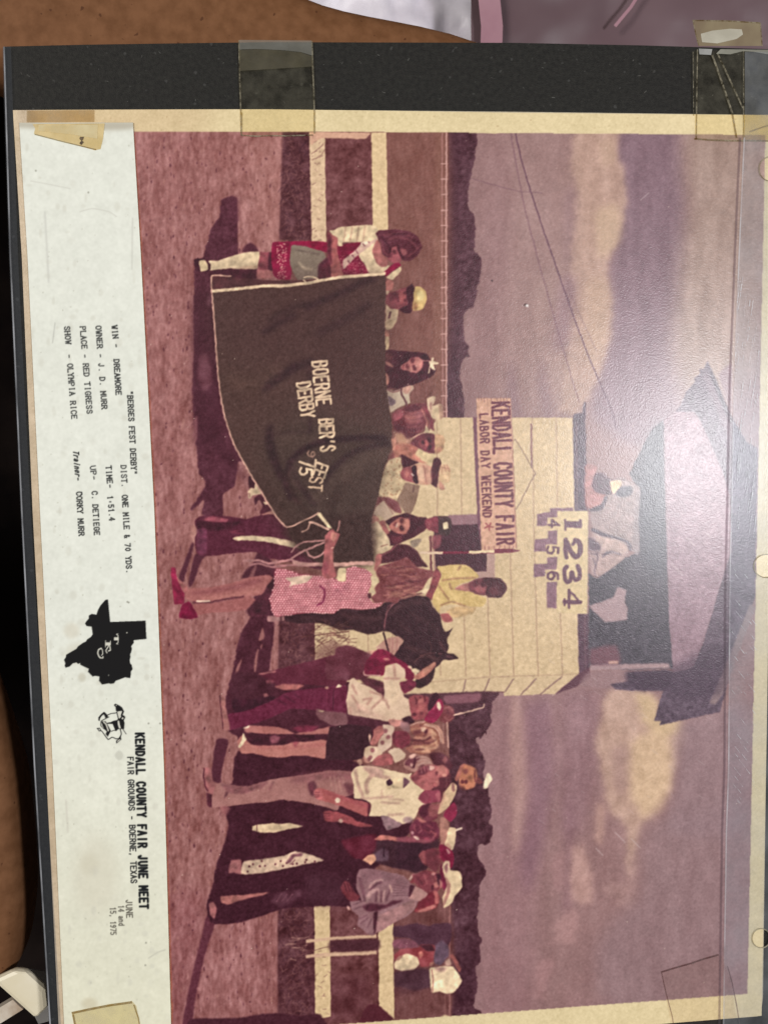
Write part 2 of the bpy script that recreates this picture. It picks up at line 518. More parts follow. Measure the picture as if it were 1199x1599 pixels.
# ---- judges' booth
I('booth')
H('492,955 683,652 894.5,652 897,800 904,1054 840,1055 763,1057 680,1061 640,1075 492,1060', WALL, soft=.5, tex='f2 b2')
H('600,1062 763,1057 840,1055 904,1053 866,1084 787,1087 786,1080 600,1086', (210, 184, 150), soft=.5, tex='f2')
LC = (150, 112, 98)
for x0, x1 in ((682, 688), (719, 727), (756, 765), (793, 802), (831, 840), (868, 878)):
    L([(x0, 653), ((x0 + x1) / 2 - 1.5, 850), (x1, 1055)], LC, 1.4, soft=.5, a=.62, own=0)
for x in (515, 544, 574, 612, 650):
    L([(x, 965), (x + 2, 1060)], LC, 1.3, soft=.5, a=.6, own=0)
for a0, a1 in (((727, 1062), (723, 1080)), ((764, 1061), (756, 1080)), ((801, 1061), (789, 1080)), ((837, 1060), (813, 1085)), ((877, 1057), (843, 1085))):
    L([a0, a1], (120, 86, 88), 2., soft=.6, a=.8, own=0)
L('640,1068 763,1058 904,1053', (176, 144, 118), 1.4, soft=.6, a=.7, own=0)
L('829,662 830,730', (128, 84, 92), 2.2, soft=.4, a=.9, own=0)
L('830,661 860,661', (178, 150, 116), 1.2, a=.7, own=0)
L('803,687 806,688 835,738 834,742', (138, 108, 96), 1.5, a=.9, own=0)
L('834,742 812,785 806,795', (138, 108, 96), 1.5, a=.9, own=0)
L('640,1086 700,1084 787,1081', (120, 80, 80), 1.6, a=.8, own=0)
P('600,1086 700,1082 770,1080 740,1100 690,1102 600,1100', (84, 48, 58), soft=1, a=.9, own=0)
P('694,1087 750,1083 746,1096 698,1099', (142, 94, 104), soft=1.2, a=.9)
# door opening and its frame
I('doorway')
H('676,806 746,806 752,860 760,862 760,894 742,893 680,893', (76, 40, 52), soft=.6, tex='f3')
H('700,804 746,803 746,818 702,820', (150, 112, 118), soft=.7)
H('760,862 772,862 773,905 742,906 740,893 760,893', (180, 146, 136), soft=.6)
L('672,838 673,890', (112, 62, 70), 3.2, soft=.5)
L('677,838 678,888', (158, 112, 110), 2, soft=.5, a=.8)
# uprights, deck and roof
I('booth_roof')
H('894,652 896,646 909,645 912,627 915,628 914,660 917,800 900,800 897,796', (84, 62, 78), soft=.7, tex='f4')
H('902,958 919,958 920,1054 904,1054', (92, 64, 78), soft=.7, tex='f4')
L('900,660 901,795', (150, 118, 116), 1.6, soft=.6, a=.6, own=0)
L('913,958 914,1050', (140, 108, 112), 1.4, soft=.6, a=.6, own=0)
P('904,1052 921,1042 921,1058 900,1072 866,1084', (98, 62, 74), soft=.7, h=1)
P('918,1050 980,1048 985,1066 960,1076 905,1072', (152, 122, 124), soft=2, a=.8)
INT = (76, 68, 78)
H('1036,656 1018,670 982,740 994,760 996,862 975,872 930,902 919,895 919,1042 980,1046 1052,1044 1047,985 1043,900 1038,760', INT, soft=.8, tex='f4 m2', jag=.6)
P('1010,690 1036,660 1038,900 1005,880 998,760', (76, 74, 84), soft=6, a=.7, own=0)
H('1037,657 1056,643 1084,643 1094,660 1112,700 1127,735 1139,775 1142,860 1122,920 1099,1000 1082,1042 1052,1050 1046,985 1043,900', (146, 118, 128), soft=.9, tex='f4 m3')
ROOF = (94, 76, 90)
H('1105,563 1098,577 1092,576 1093,584 1084,590 1085,596 1070,613 1068,620 1062,634 1056,640 1056,643 1084,643 1094,660 1112,700 1127,735 1139,775 1142,860 1122,920 1099,1000 1082,1042 1052,1050 1040,1046 980,1050 981,1064 953,1069 961,1077 984,1079 1035,1079 1021,1126 1031,1126 1030,1133 1124,1112 1127,1102 1140,1050 1179,930 1183,700 1165,690 1141,648 1117,592', ROOF, soft=.8, tex='f5 m3')
H('1037,657 1056,643 1084,643 1094,660 1112,700 1127,735 1139,775 1142,860 1122,920 1099,1000 1082,1042 1052,1050 1046,985 1043,900', (150, 121, 131), soft=.9, tex='f4 m3')
P('1098,588 1104,580 1140,655 1142,690 1128,665', (122, 98, 110), soft=2.4, a=.8, own=0)
P('1107,572 1112,580 1142,650 1140,660 1122,620', (62, 46, 62), soft=1.6, a=.8, own=0)
P('1122,585 1140,568 1143,575 1142,645 1130,615', (146, 118, 124), soft=2, own=0)
H('1170,945 1180,948 1128,1085 1116,1101 1108,1098 1132,1040', (146, 124, 124), soft=1.2, own=0)
P('1040,1046 1140,1000 1128,1085 1060,1090 1035,1078', (74, 56, 72), soft=6, a=.6, own=0)
P('975,1052 990,1048 1050,1050 1040,1076 985,1078', (70, 52, 68), soft=3, a=.8, own=0)
H('921,1038 1044,1036 1046,1043 921,1047', (168, 140, 142), soft=1.1)
P('922,1014 962,1008 968,1036 922,1038', (122, 82, 92), soft=2.5, a=.9)
H('950,1032 965,1032 965,1037 950,1037', (190, 150, 140), soft=.9, own=0)
H('979,968 945,972 933,960 919,946 940,940 957,933 964,917 978,921 975,942 980,950', (168, 141, 144), soft=.9)
I('person', 'onlooker in the upper booth wrapped in a salmon shirt')
P('914,725 925,738 938,745 946,762 944,776 936,790 922,795 914,790', (176, 112, 110), soft=1.4)
P('930,742 940,738 952,748 950,766 940,772 930,768 926,754', (96, 62, 76), soft=1.2)
P('915,790 928,794 940,784 948,772 940,796 924,800', (84, 62, 74), soft=1)
P('944,776 950,770 956,752 970,745 990,756 1000,764 996,808 998,862 985,860 977,842 955,840 940,826 925,820 923,800', (163, 141, 140), soft=1.2, tex='f3')
P('954,752 968,748 970,760 958,768', (206, 178, 152), soft=1.4)
P('964,760 984,762 992,772 972,776 960,772', (104, 92, 104), soft=1.4)
I('person', 'onlooker in the upper booth in a pale crumpled shirt')
P('926,828 945,832 972,846 982,860 976,870 958,885 934,902 924,896 920,860', (170, 143, 140), soft=1.2, tex='m6')
L('925,828 945,838 968,842 984,858', (86, 70, 84), 4, soft=.8)
for s in ('920,850 936,856 932,866 922,864', '940,866 960,862 972,858', '926,872 932,890 936,902'):
    L(s, (92, 72, 84), 2.4, soft=.9, a=.8, own=0)

# ---- boards with writing
I('sign_board')
H('738,651 744,651 752,858 746,820', (116, 70, 86), soft=.6)
H('743.5,622 797,621 800,680 806.5,856 752,860', (208, 163, 139), soft=.5, tex='f4')
for x in (747, 751, 756, 761, 767, 775, 781, 786, 791):
    L([(x, 621), (x + .5, 621 + rng.uniform(3, 8))], (130, 82, 80), 1.2, soft=.4, a=.8, own=0)
for x in (757, 763, 771, 780, 788, 795, 801):
    L([(x, 858), (x, 858 - rng.uniform(4, 9))], (130, 70, 80), 1.2, soft=.4, a=.8, own=0)
L('761,622 762,645', (170, 124, 110), 1, a=.7, own=0)
L('797.5,622 806.5,856', (150, 100, 96), 1.4, a=.8, own=0)
S('lettering')
text('KENDALL COUNTY FAIR', (768.5, 627), (776.5, 852), 26, 4.0, (104, 44, 62), fill=.62, soft=.35)
text('LABOR DAY WEEKEND', (748.8, 645), (754.5, 809), 13, 2.5, (104, 48, 62), fill=.6, soft=.3)
for k in range(5):
    an = k * 2 * math.pi / 5 + .2
    L([(763, 822), (763 + 6.5 * math.cos(an), 822 + 6.5 * math.sin(an))], (150, 70, 76), 2, soft=.4)
I('striped_pole')
H('655,861 773,861 773,864.5 655,865', (118, 38, 60), soft=.4)
H('655,861 692,861.5 692,865.5 655,865', (224, 196, 168), soft=.4)
H('732,860 773,859.5 773,863.5 732,864.5', (228, 204, 168), soft=.4)
P('772,857 800,857 813,860 800,863 772,864', (116, 38, 60), soft=.5, h=1)
I('number_board')
SH = (134, 97, 110)
T(730, 780, 6)
H('648,140 770,115 770,80 990,75 990,108 845,112 845,170 750,172 745,245 648,248', SH, soft=.6, tex='f4')
H('752,295 845,290 840,420 742,425 735,485 622,487 632,375 750,366', SH, soft=.6, tex='f4')
H('745,542 840,537 835,655 730,660 725,720 616,724 620,605 745,600', SH, soft=.6, tex='f4')
H('740,775 835,770 832,1020 742,1016', SH, soft=.6, tex='f4')
H('845,110 1130,108 1120,1072 836,1062', (214, 190, 150), soft=.5, tex='f2')
for s in ('750,172 868,170 866,268 750,272', '735,425 860,422 858,516 733,520', '732,662 852,660 850,768 730,770'):
    H(s, (210, 184, 146), soft=.5, tex='f3')
INK = (98, 56, 76)
S('lettering')
H('905,185 925,185 925,205 1045,205 1045,183 1070,190 1072,268 925,262 922,292 905,290', INK, soft=.5)
L('1010,385 1045,400 1055,450 1050,510 1010,540 960,480 930,400', INK, 7.5, soft=.5)
L('918,375 915,480 925,545', INK, 6.5, soft=.5)
L('1020,385 985,420', INK, 5, soft=.6)
L('1030,625 1050,680 1045,740 1010,755 985,720 975,690', INK, 6.5, soft=.5)
L('975,690 960,760 930,775 910,740 905,660 930,630', INK, 6.5, soft=.5)
L('1055,962 905,962', INK, 6.2, soft=.5, sp=0)
L('1050,955 952,858', INK, 3.4, soft=.5, sp=0)
L('950,850 950,1010', INK, 4.2, soft=.5, sp=0)
L('908,935 908,990', INK, 3.4, soft=.5, sp=0)
T()
text('4', (857, 808.5), (856.5, 825.5), 16, 3.3, INK, fill=.66, soft=.4)
text('5', (854, 850.5), (853.5, 867), 18, 3.3, INK, fill=.7, soft=.4)
T(730, 780, 6)
L('845,745 838,695 790,680 752,700 752,740 790,748 812,715 790,685', INK, 3.8, soft=.4)
T()

AUTO = .08
# ================================================================== people behind the blanket (upper row)
def person(label):
    return I('person', label)


DOTSEED = np.random.default_rng(5)

# bystander legs seen below the blanket
person('legs in pale boots glimpsed under the lower edge of the blanket')
T(260, 740, 6)
H('768,20 832,20 836,140 770,130', (60, 24, 36), soft=.8)
P('765,160 790,130 820,140 828,92 850,110 892,182 840,192 800,205 785,232 766,222', (218, 190, 158), soft=.6)
L('772,180 782,215', (130, 80, 80), 1.2, own=0)
P('822,225 870,192 945,245 1000,345 960,380 872,372 900,300 870,240 830,295', (76, 32, 45), soft=.7)
P('905,262 935,262 950,288 925,285', (214, 186, 156), soft=.6)
P('890,382 990,342 1010,376 930,390', (196, 140, 128), soft=.8)

# man with pale cap next to the sash girl
person('man in a pale yellow cap behind the blanket corner')
T(480, 320, 6)
P('735,930 780,975 850,965 838,1080 792,1150 742,1165', (218, 192, 158), soft=.6)
P('752,1062 770,1000 786,1000 776,1060', (96, 52, 60), soft=.6)
P('740,835 800,812 870,788 945,765 960,935 870,975 790,965 735,915', SKIND, soft=.7)
P('760,840 830,815 835,880 770,900', (96, 42, 54), soft=1, a=.8)
P('850,830 905,800 925,880 870,930', (166, 92, 92), soft=1.3, a=.8)
P('830,850 850,830 862,900 848,915', (92, 40, 52), soft=.7, a=.8)
P('895,815 920,805 925,835 905,842', (88, 38, 48), soft=.7, a=.8)
P('900,880 930,870 930,905 905,905', (88, 38, 48), soft=.7, a=.8)
P('980,738 1003,790 992,955 965,1012 905,1010 858,972 940,930 925,850 925,775', (70, 30, 42), soft=.6)
S('cap')
P('1003,772 1060,765 1108,808 1118,885 1082,972 1030,985 985,978', (208, 176, 122), soft=.6)
P('1030,810 1075,800 1095,860 1070,900 1030,900', (232, 208, 152), soft=1.2)
P('1000,900 1030,940 1015,985 985,975', (168, 120, 88), soft=1.5)
T(560, 500, 6)
person('slim pale arm reaching over the blanket edge')
P('250,0 345,0 325,58 285,82 252,80', (214, 188, 152), soft=.6)
P('248,150 285,158 280,275 248,278', (218, 192, 152), soft=.6)
P('213,112 250,88 278,105 282,150 240,142', (205, 142, 124), soft=.6)

person('woman with long dark hair and a white bow behind the blanket')
P('248,278 400,285 560,300 640,315 662,352 705,430 722,462 700,515 640,552 520,602 430,640 300,635 250,625 235,420', (70, 30, 42), soft=.6)
P('248,385 280,390 325,425 315,438 260,415', (170, 116, 108), soft=.8)
P('250,300 300,310 320,350 280,380 245,370', (108, 58, 60), soft=1.6, a=.8)
P('396,432 420,405 455,388 490,352 560,345 600,375 604,412 580,462 540,495 495,482 450,470 405,462', (178, 114, 110), soft=.7)
for x, y in ((505, 372), (522, 440)):
    B(x, y, 3.6, 4.6, (84, 36, 46), a=.9)
B(455, 430, 3, 4.5, (112, 54, 62), a=.8)
B(560, 410, 5, 6, (200, 138, 128), a=.7)
B(490, 460, 3, 4, (206, 146, 134), a=.7)
L('425,415 415,450', (140, 66, 74), 2, a=.9, own=0)
S('hair_bow')
P('688,345 706,352 700,380 752,398 745,412 702,415 716,468 690,460 672,440 662,497 648,490 668,420 660,385 680,380', (216, 192, 164), soft=.5)
L('585,378 670,382', (168, 116, 112), 1.4, a=.9)
S('hand')
P('205,518 235,488 262,498 282,535 282,588 262,612 248,600 252,565 215,545', (204, 142, 126), soft=.6)
L('215,520 245,530', (120, 70, 74), 1, own=0, a=.7)
L('262,640 310,665 370,640', (84, 40, 50), 2.2)
person('arm in a pale shirt with a grey patch')
P('258,648 330,660 390,640 500,610 512,640 470,690 482,770 440,792 385,810 300,862 272,760', (204, 184, 160), soft=.7, tex='m6')
P('272,705 350,755 340,790 288,802', (124, 104, 110), soft=.7)
P('400,640 480,612 505,630 470,680 430,690', (206, 158, 142), soft=1)
L('395,640 400,690 440,760 445,800', (92, 46, 56), 2.5, soft=.6, own=0)
L('270,650 320,672 385,655', (150, 104, 100), 2, own=0)
person('person with a full head of auburn hair seen from behind')
P('430,812 540,778 630,786 645,850 640,950 590,1040 480,1105 390,1062 335,1020 308,920 330,865 390,850', (116, 58, 66), soft=.7, tex='m8 f5')
P('430,880 520,850 590,880 560,950 470,970', (160, 98, 100), soft=2.2, a=.9, tex='m7')
P('310,880 370,838 430,850 410,910 330,950', (148, 80, 88), soft=1.2)
P('560,800 600,830 650,930 665,1000 705,1040 700,950 660,860 640,780', (128, 64, 72), soft=.8)
L('565,805 605,860 635,940 640,990', (178, 116, 108), 2.4, soft=.6, own=0)
P('330,960 420,1000 420,1060 360,1060', (86, 38, 50), soft=2, a=.8, own=0)
P('630,978 660,1050 602,1064 618,1035', (224, 198, 164), soft=.5)
person('white cowboy hat above the auburn hair')
P('640,765 680,712 718,720 708,770 690,800 780,788 786,908 705,922 690,915 660,850', (216, 188, 158), soft=.6)
P('655,770 685,728 705,735 680,790 690,880 670,850', (168, 120, 112), soft=1.3, a=.8)
P('770,790 787,800 787,905 770,900', (172, 128, 112), soft=1, a=.8)

person('man in a tan cap in the shade of its brim')
T(560, 660, 6)
L('490,158 530,128 580,108 625,100', (208, 166, 146), 2.6, soft=.5)
P('484,192 560,120 640,98 712,110 720,280 682,292 620,272 550,232', (112, 56, 66), soft=.7)
P('575,170 620,150 640,215 610,245 560,215', (152, 84, 92), soft=1.4)
for x, y in ((655, 160), (660, 235)):
    B(x, y, 4, 5, (74, 32, 44), a=.8)
B(590, 205, 4, 3, (188, 120, 116), a=.7)
S('cap')
P('718,112 780,120 806,180 792,250 742,286 712,290', (202, 160, 126), soft=.6)
P('725,240 790,225 760,280 720,285', (168, 116, 98), soft=1.4, a=.8)
person('bare arms raised over the blanket')
P('300,310 340,250 400,190 480,240 560,290 650,375 600,380 500,345 400,295 345,350 280,345', (188, 124, 108), soft=.8)
P('320,225 400,175 520,215 560,245 530,290 470,260 400,210 345,265', (176, 112, 100), soft=.8)
P('285,320 330,270 345,350 280,350', (138, 76, 80), soft=1.4)
P('340,95 470,120 480,190 360,195', (192, 146, 118), soft=2.5, a=.9, tex='m10')
P('560,250 640,290 700,295 730,350 640,380 530,300', (218, 192, 152), soft=1.2)
P('278,172 300,145 325,150 345,128 352,195 332,262 318,250 322,210', (206, 146, 126), soft=.6)
person('man in sunglasses and a wide hat in front of the booth wall')
P('282,350 400,330 415,560 445,565 380,725 180,692 230,470', (212, 186, 150), soft=.7)
for _ in range(50):
    x, y = DOTSEED.uniform(230, 420), DOTSEED.uniform(350, 690)
    B(x, y, 1.3, 1.3, (168, 124, 98), a=.6)
P('398,300 500,345 565,372 500,402 430,425 405,380', (74, 30, 42), soft=.7)
P('390,470 440,415 500,412 545,480 540,565 440,545 400,515', (150, 82, 86), soft=.8)
B(455, 470, 4, 6, (186, 116, 108), a=.8)
B(425, 500, 4, 4, (112, 52, 62), a=.8)
P('525,400 600,385 690,420 695,560 640,582 560,572 505,545', (204, 152, 130), soft=.8, tex='m6')
P('550,410 600,400 620,540 570,565', (228, 188, 158), soft=1.4, a=.9)
P('495,420 530,400 545,480 558,568 520,555', (66, 26, 40), soft=.6)
P('625,430 660,420 650,560 630,570', (158, 98, 96), soft=1.2, a=.9)
S('hat')
P('665,470 690,400 700,345 735,325 772,355 772,430 750,490 735,605 690,585 670,555', (82, 38, 48), soft=.6)
P('772,395 842,398 858,450 850,552 782,562 745,520', (214, 178, 142), soft=.7, tex='m8')
P('752,540 800,590 806,625 770,632 752,605', (182, 132, 116), soft=.8)
for y in (420, 480, 530):
    L([(780, y), (840, y + 10)], (160, 110, 96), 1.6, own=0, a=.6)
person('person in a grey-brown shirt below the sunglasses man')
P('440,560 505,575 572,592 540,735 490,855 440,855 400,800 350,745 400,640', (142, 112, 96), soft=.7, tex='m5')
L('520,590 510,650', (96, 66, 62), 1.6, own=0)
P('180,692 290,700 362,745 405,850 330,832 270,782 175,785', (124, 70, 74), soft=.9, tex='m8')
P('150,812 190,760 235,728 275,785 345,850 250,918 205,875 138,862', (206, 178, 156), soft=.8, tex='m5')
L('205,690 260,760 320,850', (150, 100, 92), 1.6, own=0, a=.7)
person('laughing woman with long dark hair and a white sleeve')
P('245,920 330,878 440,848 560,880 640,892 652,965 600,1022 520,1072 420,1112 330,1152 270,1145 255,1050 300,1010 280,960', (74, 31, 43), soft=.6)
P('278,968 330,925 380,890 470,905 482,960 445,1042 380,1042 295,1000', (182, 116, 106), soft=.8)
P('335,965 365,935 372,960 350,985', (236, 212, 186), soft=.8, a=.9)
P('320,960 340,935 360,930 345,980', (112, 46, 56), soft=.8, a=.7)
for x, y in ((408, 925), (405, 990)):
    B(x, y, 4, 4.6, (86, 38, 46), a=.9)
B(445, 950, 5, 8, (204, 140, 124), a=.7)
B(375, 955, 3, 3, (206, 146, 130), a=.7)
P('180,930 240,915 270,990 290,1040 250,1040 205,985', (162, 96, 94), soft=1)
S('hand')
P('72,880 110,868 180,882 192,915 175,940 125,945 80,918 105,905', (206, 142, 128), soft=.6)
L('80,895 120,905', (140, 84, 84), 1, own=0, a=.8)
S('sleeve')
P('112,975 160,925 190,935 222,1000 282,1088 292,1150 262,1205 150,1205 125,1090', (224, 199, 165), soft=.7)
L('210,1160 270,1140', (164, 120, 104), 1.6, own=0)
person('person in a dark cap with a white badge by the doorway')
P('618,915 680,888 742,880 750,1035 690,1015 630,990', (128, 60, 72), soft=.8)
P('640,940 680,920 690,975 650,985', (156, 82, 90), soft=1.4)
P('745,880 800,872 862,900 874,960 852,1050 800,1056 738,1045 755,960', (72, 48, 50), soft=.6)
H('790,942 830,930 842,990 800,1002', (228, 206, 172), soft=.6)
P('690,1062 770,1050 772,1110 755,1172 690,1185', (130, 72, 80), soft=1.2)
P('480,1112 540,1090 592,1090 560,1152 500,1172', (156, 134, 118), soft=.8)

# ================================================================== the girl with the sash
person('girl in a sash, white blouse and red skirt holding the blanket corner')
T(290, 320, 6)
P('215,600 400,590 560,595 665,585 670,690 480,680 270,668', (72, 32, 44), soft=.8)
P('668,600 760,605 832,615 832,672 668,685', (168, 108, 106), soft=.8)
P('668,450 720,440 790,445 815,500 812,600 680,602', (134, 68, 78), soft=.7)
B(720, 500, 7, 9, (160, 88, 94), a=.7)
P('780,450 830,450 830,612 770,600', (74, 30, 44), soft=.9)
S('stocking')
P('215,522 300,520 420,480 540,447 690,438 668,590 560,596 400,590 300,602 215,612', (224, 199, 165), soft=.6)
P('500,580 668,560 668,592 500,597', (176, 140, 118), soft=1.5, a=.7)
S('shoe')
P('78,515 120,498 200,515 236,560 228,612 140,628 95,612', (62, 26, 38), soft=.6)
P('122,520 185,522 207,560 205,605 142,622', (214, 190, 154), soft=.6)
S('skirt')
P('812,350 900,345 1010,335 1200,350 1200,400 1000,390 985,690 900,696 850,690 818,640 802,500', (138, 26, 64), soft=.6)
for _ in range(130):
    x, y = DOTSEED.uniform(855, 945), DOTSEED.uniform(360, 685)
    B(x, y, .9, .9, (222, 160, 150), a=.75)
T(480, 320, 6)
P('0,340 110,335 200,355 200,440 60,420 0,400', (140, 26, 62), soft=.6)
T()
P('455,383 475,384 505,393 509,402 505,418 496,433 465,437 453,412', (134, 118, 104), soft=.6, tex='m3')
L('467,410 475,418 486,420', (168, 150, 130), 4, soft=1.2, own=0)
L('462,390 480,393 500,397', (112, 94, 86), 3, soft=1.2, own=0)
P('497,415 514,400 520,440 498,440', (74, 34, 46), soft=1.2, own=0)
T(480, 320, 6)
S('vest')
P('270,390 370,360 495,338 480,470 520,540 585,632 340,655 318,560 285,480', (122, 27, 56), soft=.6)
for _ in range(150):
    x, y = DOTSEED.uniform(310, 560), DOTSEED.uniform(470, 640)
    if x < 480 or y > 540:
        B(x, y, .8, .8, (190, 120, 122), a=.6)
P('120,590 230,500 240,690 110,680', (84, 36, 48), soft=1.5, own=0)
S('blouse')
P('480,470 570,370 660,300 645,380 612,440 642,540 700,575 772,568 722,632 580,637 540,560', (228, 203, 168), soft=.6)
S('sash')
P('590,270 665,295 640,340 460,480 395,545 335,600 330,520 440,430', (208, 172, 156), soft=.6)
P('500,350 560,320 580,345 520,385', (236, 214, 188), soft=.9)
for a0, b0 in ((380, 520), (420, 470), (455, 430), (520, 360), (560, 325)):
    L([(a0, b0), (a0 + 18, b0 + 22)], (122, 64, 76), 2, soft=.5, own=0, a=.8)
S('sleeve')
P('205,240 250,230 300,208 420,195 560,188 625,190 660,225 655,300 590,335 480,342 330,350 328,382 288,380 272,310 240,290', (226, 201, 166), soft=.6)
for a0 in (360, 420, 480, 540):
    L([(a0, 200), (a0 - 20, 340)], (172, 130, 114), 2.2, soft=.9, own=0, a=.6)
S('arm')
P('190,255 240,285 285,310 282,420 305,560 330,650 335,725 290,742 235,720 215,560 190,430', (164, 96, 94), soft=.7)
P('190,260 225,300 225,440 230,560 205,540 185,420', (92, 40, 52), soft=1.4, own=0)
P('230,640 330,640 330,728 290,742 240,720', (190, 118, 110), soft=.8)
for x in (258, 282, 306):
    L([(x, 665), (x, 725)], (130, 66, 74), 1.2, own=0, a=.8)
S('neck')
P('650,320 690,390 700,460 760,505 742,572 690,578 642,535 610,430 625,370', (172, 108, 104), soft=.8)
S('strap')
P('712,628 840,518 880,560 735,668', (132, 24, 60), soft=.5, h=1)
P('738,672 870,578 878,612 800,698 765,694', (222, 198, 162), soft=.6)
P('718,722 780,698 808,740 790,800 740,805 725,760', (188, 120, 112), soft=.7)
P('738,800 770,810 750,840 738,835', (214, 186, 156), soft=.6)
P('745,440 840,372 885,450 875,530 800,545 750,505', (154, 86, 92), soft=.8)
S('hair')
P('635,265 680,236 820,226 960,248 1042,310 1072,390 1032,470 960,522 900,522 862,470 838,385 790,400 770,490 705,462 682,350', (92, 42, 54), soft=.7, tex='m4 f4')
P('865,412 920,415 935,455 890,470', (158, 92, 96), soft=1.2, own=0)
for s in ('690,350 720,440 770,480', '760,320 850,300 960,330 1030,400', '720,280 860,260 980,300', '940,480 1010,430 1050,380'):
    L(s, (132, 74, 80), 2.4, soft=1., own=0, a=.7)
for s in ('700,300 760,380 780,440', '800,270 930,270', '850,380 870,450 900,500'):
    L(s, (64, 26, 38), 2.6, soft=1., own=0, a=.8)
B(815, 440, 3.5, 4, (92, 42, 52), a=.8)
B(775, 470, 4, 3, (96, 42, 54), a=.7)

# ================================================================== dark trousers at the blanket's foot
person('legs in dark maroon trousers with a pale side stripe')
T(260, 740, 6)
P('232,490 262,470 300,520 300,640 255,650 225,580', (170, 120, 112), soft=1, tex='m8')
P('270,430 350,388 560,395 740,420 880,388 1000,378 1080,470 1205,500 1480,560 1480,900 1205,830 960,792 830,730 560,752 360,772 280,745 262,600 300,540 268,480', (88, 36, 53), soft=.7, tex='f3')
P('290,440 560,450 720,440 560,525 300,530', (64, 26, 38), soft=1.6, a=.9, own=0)
P('350,432 400,398 570,418 562,450 400,446', (150, 80, 92), soft=1)
P('285,525 378,520 372,745 290,748', (112, 58, 78), soft=1.2, a=.9)
P('580,540 690,525 640,545 735,560 700,565', (140, 66, 82), soft=.8, a=.8, own=0)
S('stripe')
P('618,602 720,580 840,582 960,590 1205,635 1330,670 1325,700 1180,690 1020,655 900,632 650,622', (228, 203, 168), soft=.6)

# ================================================================== the blanket
I('blanket', 'dark brown award blanket with a pale binding')
T()
H('331,430 375,434 430,438 495,437 600,425 604,440 495,446 330,455', (82, 46, 50), soft=.6)
L('331,452 331,430 360,431', (206, 166, 146), 2.2, soft=.4)
BL = '330,452 335,500 337,540 340,580 345,620 352,655 364,692 380,722 392,742 427,800 448,823 456,842 472,862 505,884 545,882 584,880 581,850 579,827 582,803 590,775 600,730 603,723 611,698 612,664 608,640 605,620 602,580 601,500 602,440 600,428 560,431 520,436 480,443 430,446 380,449'
H(BL, (81, 57, 53), soft=.5, tex='g1 b2')
P('400,700 470,640 560,660 610,700 580,800 580,880 505,884 448,823', (71, 55, 50), soft=20, a=.7, tex='f1', own=0)
P('332,455 600,430 602,560 610,660 560,650 420,560 340,560', (78, 52, 51), soft=22, a=.7, tex='f1', own=0)
P('440,830 470,815 560,800 584,810 584,880 505,884 470,862', (64, 42, 40), soft=5, a=.9, tex='f3', own=0)
FD = (54, 32, 37)
T(420, 560, 6)
for s, w, a in (('1090,745 900,740 760,748 620,760 480,785 360,830 270,890 200,970 165,1080 170,1205 200,1300', 9, .75), ('1130,795 900,830 740,905 640,990 560,1070', 9, .55), ('20,720 40,850 80,1000 150,1150 260,1330', 7, .6), ('0,230 120,160 250,80 390,30', 14, .45), ('370,110 385,250', 5, .4), ('385,560 385,690', 4, .7), ('20,710 200,690 390,690', 3, .4), ('200,970 260,1150 420,1360', 9, .5), ('560,1070 520,1200', 8, .4)):
    L(s, FD, w, soft=2.6, a=min(1, a * 1.3), own=0)
for s, w, a in (('240,1000 230,1100 260,1205', 14, .4), ('1100,880 900,960 700,1100', 16, .4), ('60,760 200,760 400,740', 10, .3)):
    L(s, (106, 84, 76), w, soft=6, a=a, own=0)
T(480, 320, 6)
for s, w, a in (('0,960 150,890 320,820 480,740 620,690', 10, .6), ('120,1190 380,1060 560,940', 12, .35), ('-350,1080 -150,960 0,920', 9, .35)):
    L(s, FD, w, soft=3.4, a=min(1, a * 1.3), own=0)
T(300, 460, 5.33)
for s, w, a in (('850,170 700,250 600,310', 9, .5), ('853,590 740,680 600,790', 9, .55), ('650,1100 630,1200 660,1350 740,1520', 9, .6)):
    L(s, FD, w, soft=3, a=min(1, a * 1.3), own=0)
L('300,700 500,760 700,640', (100, 76, 68), 20, soft=7, a=.35, own=0)
T(380, 740, 6)
for s, w, a in (('400,0 480,200 600,370 660,390', 9, .7), ('120,20 260,200 420,400', 12, .3), ('900,200 830,300 850,420', 9, .5), ('1000,60 880,160 800,300', 9, .35)):
    L(s, (58, 38, 36), w, soft=3.6, a=a, own=0)
L('640,260 760,120 820,60', (112, 92, 80), 6, soft=3, a=.35, own=0)
S('binding')
T()
L('332,454 360,452 390,448.5 415,446 432,446 450,445.5 465,443 480,442 520,434 560,430 600,427', (224, 196, 164), 4.6, soft=.5)
L('330,452 334,490 337,540 340,580 345,620 352,655 362,686 378,718 392,742 427,800 440,817 448,823 460,820 487,807 497,801', (198, 156, 140), 2.3, soft=.45)
L('475,433 480,431 488,432 497,436 480,441 474,437', (222, 194, 164), 2, soft=.4)
T(380, 740, 6)
P('690,378 718,360 835,518 790,505', (226, 202, 166), soft=.6, h=1)
L('620,455 660,458 740,495 800,522', (208, 166, 148), 3.2, soft=.5)
L('622,465 602,515 550,542', (198, 156, 140), 2.2, soft=.5)
L('770,622 640,630 560,640 480,690 452,732', (176, 128, 124), 2.4, soft=.5)
L('760,640 650,685 560,725 480,770 450,800 500,825', (184, 134, 130), 3.2, soft=.5)
L('590,722 620,765 660,785 700,775 755,740', (180, 132, 128), 3, soft=.5)
L('0,815 150,812 240,842 340,822 450,803', (182, 130, 128), 3.4, soft=.5)
L('60,852 150,840 260,872 480,850 600,860', (166, 116, 116), 3.2, soft=.6)
L('480,830 600,848 740,850', (186, 140, 132), 5.5, soft=.6)
L('840,848 960,848 1060,836 1205,840', (196, 152, 140), 6, soft=.6)
S('lettering')
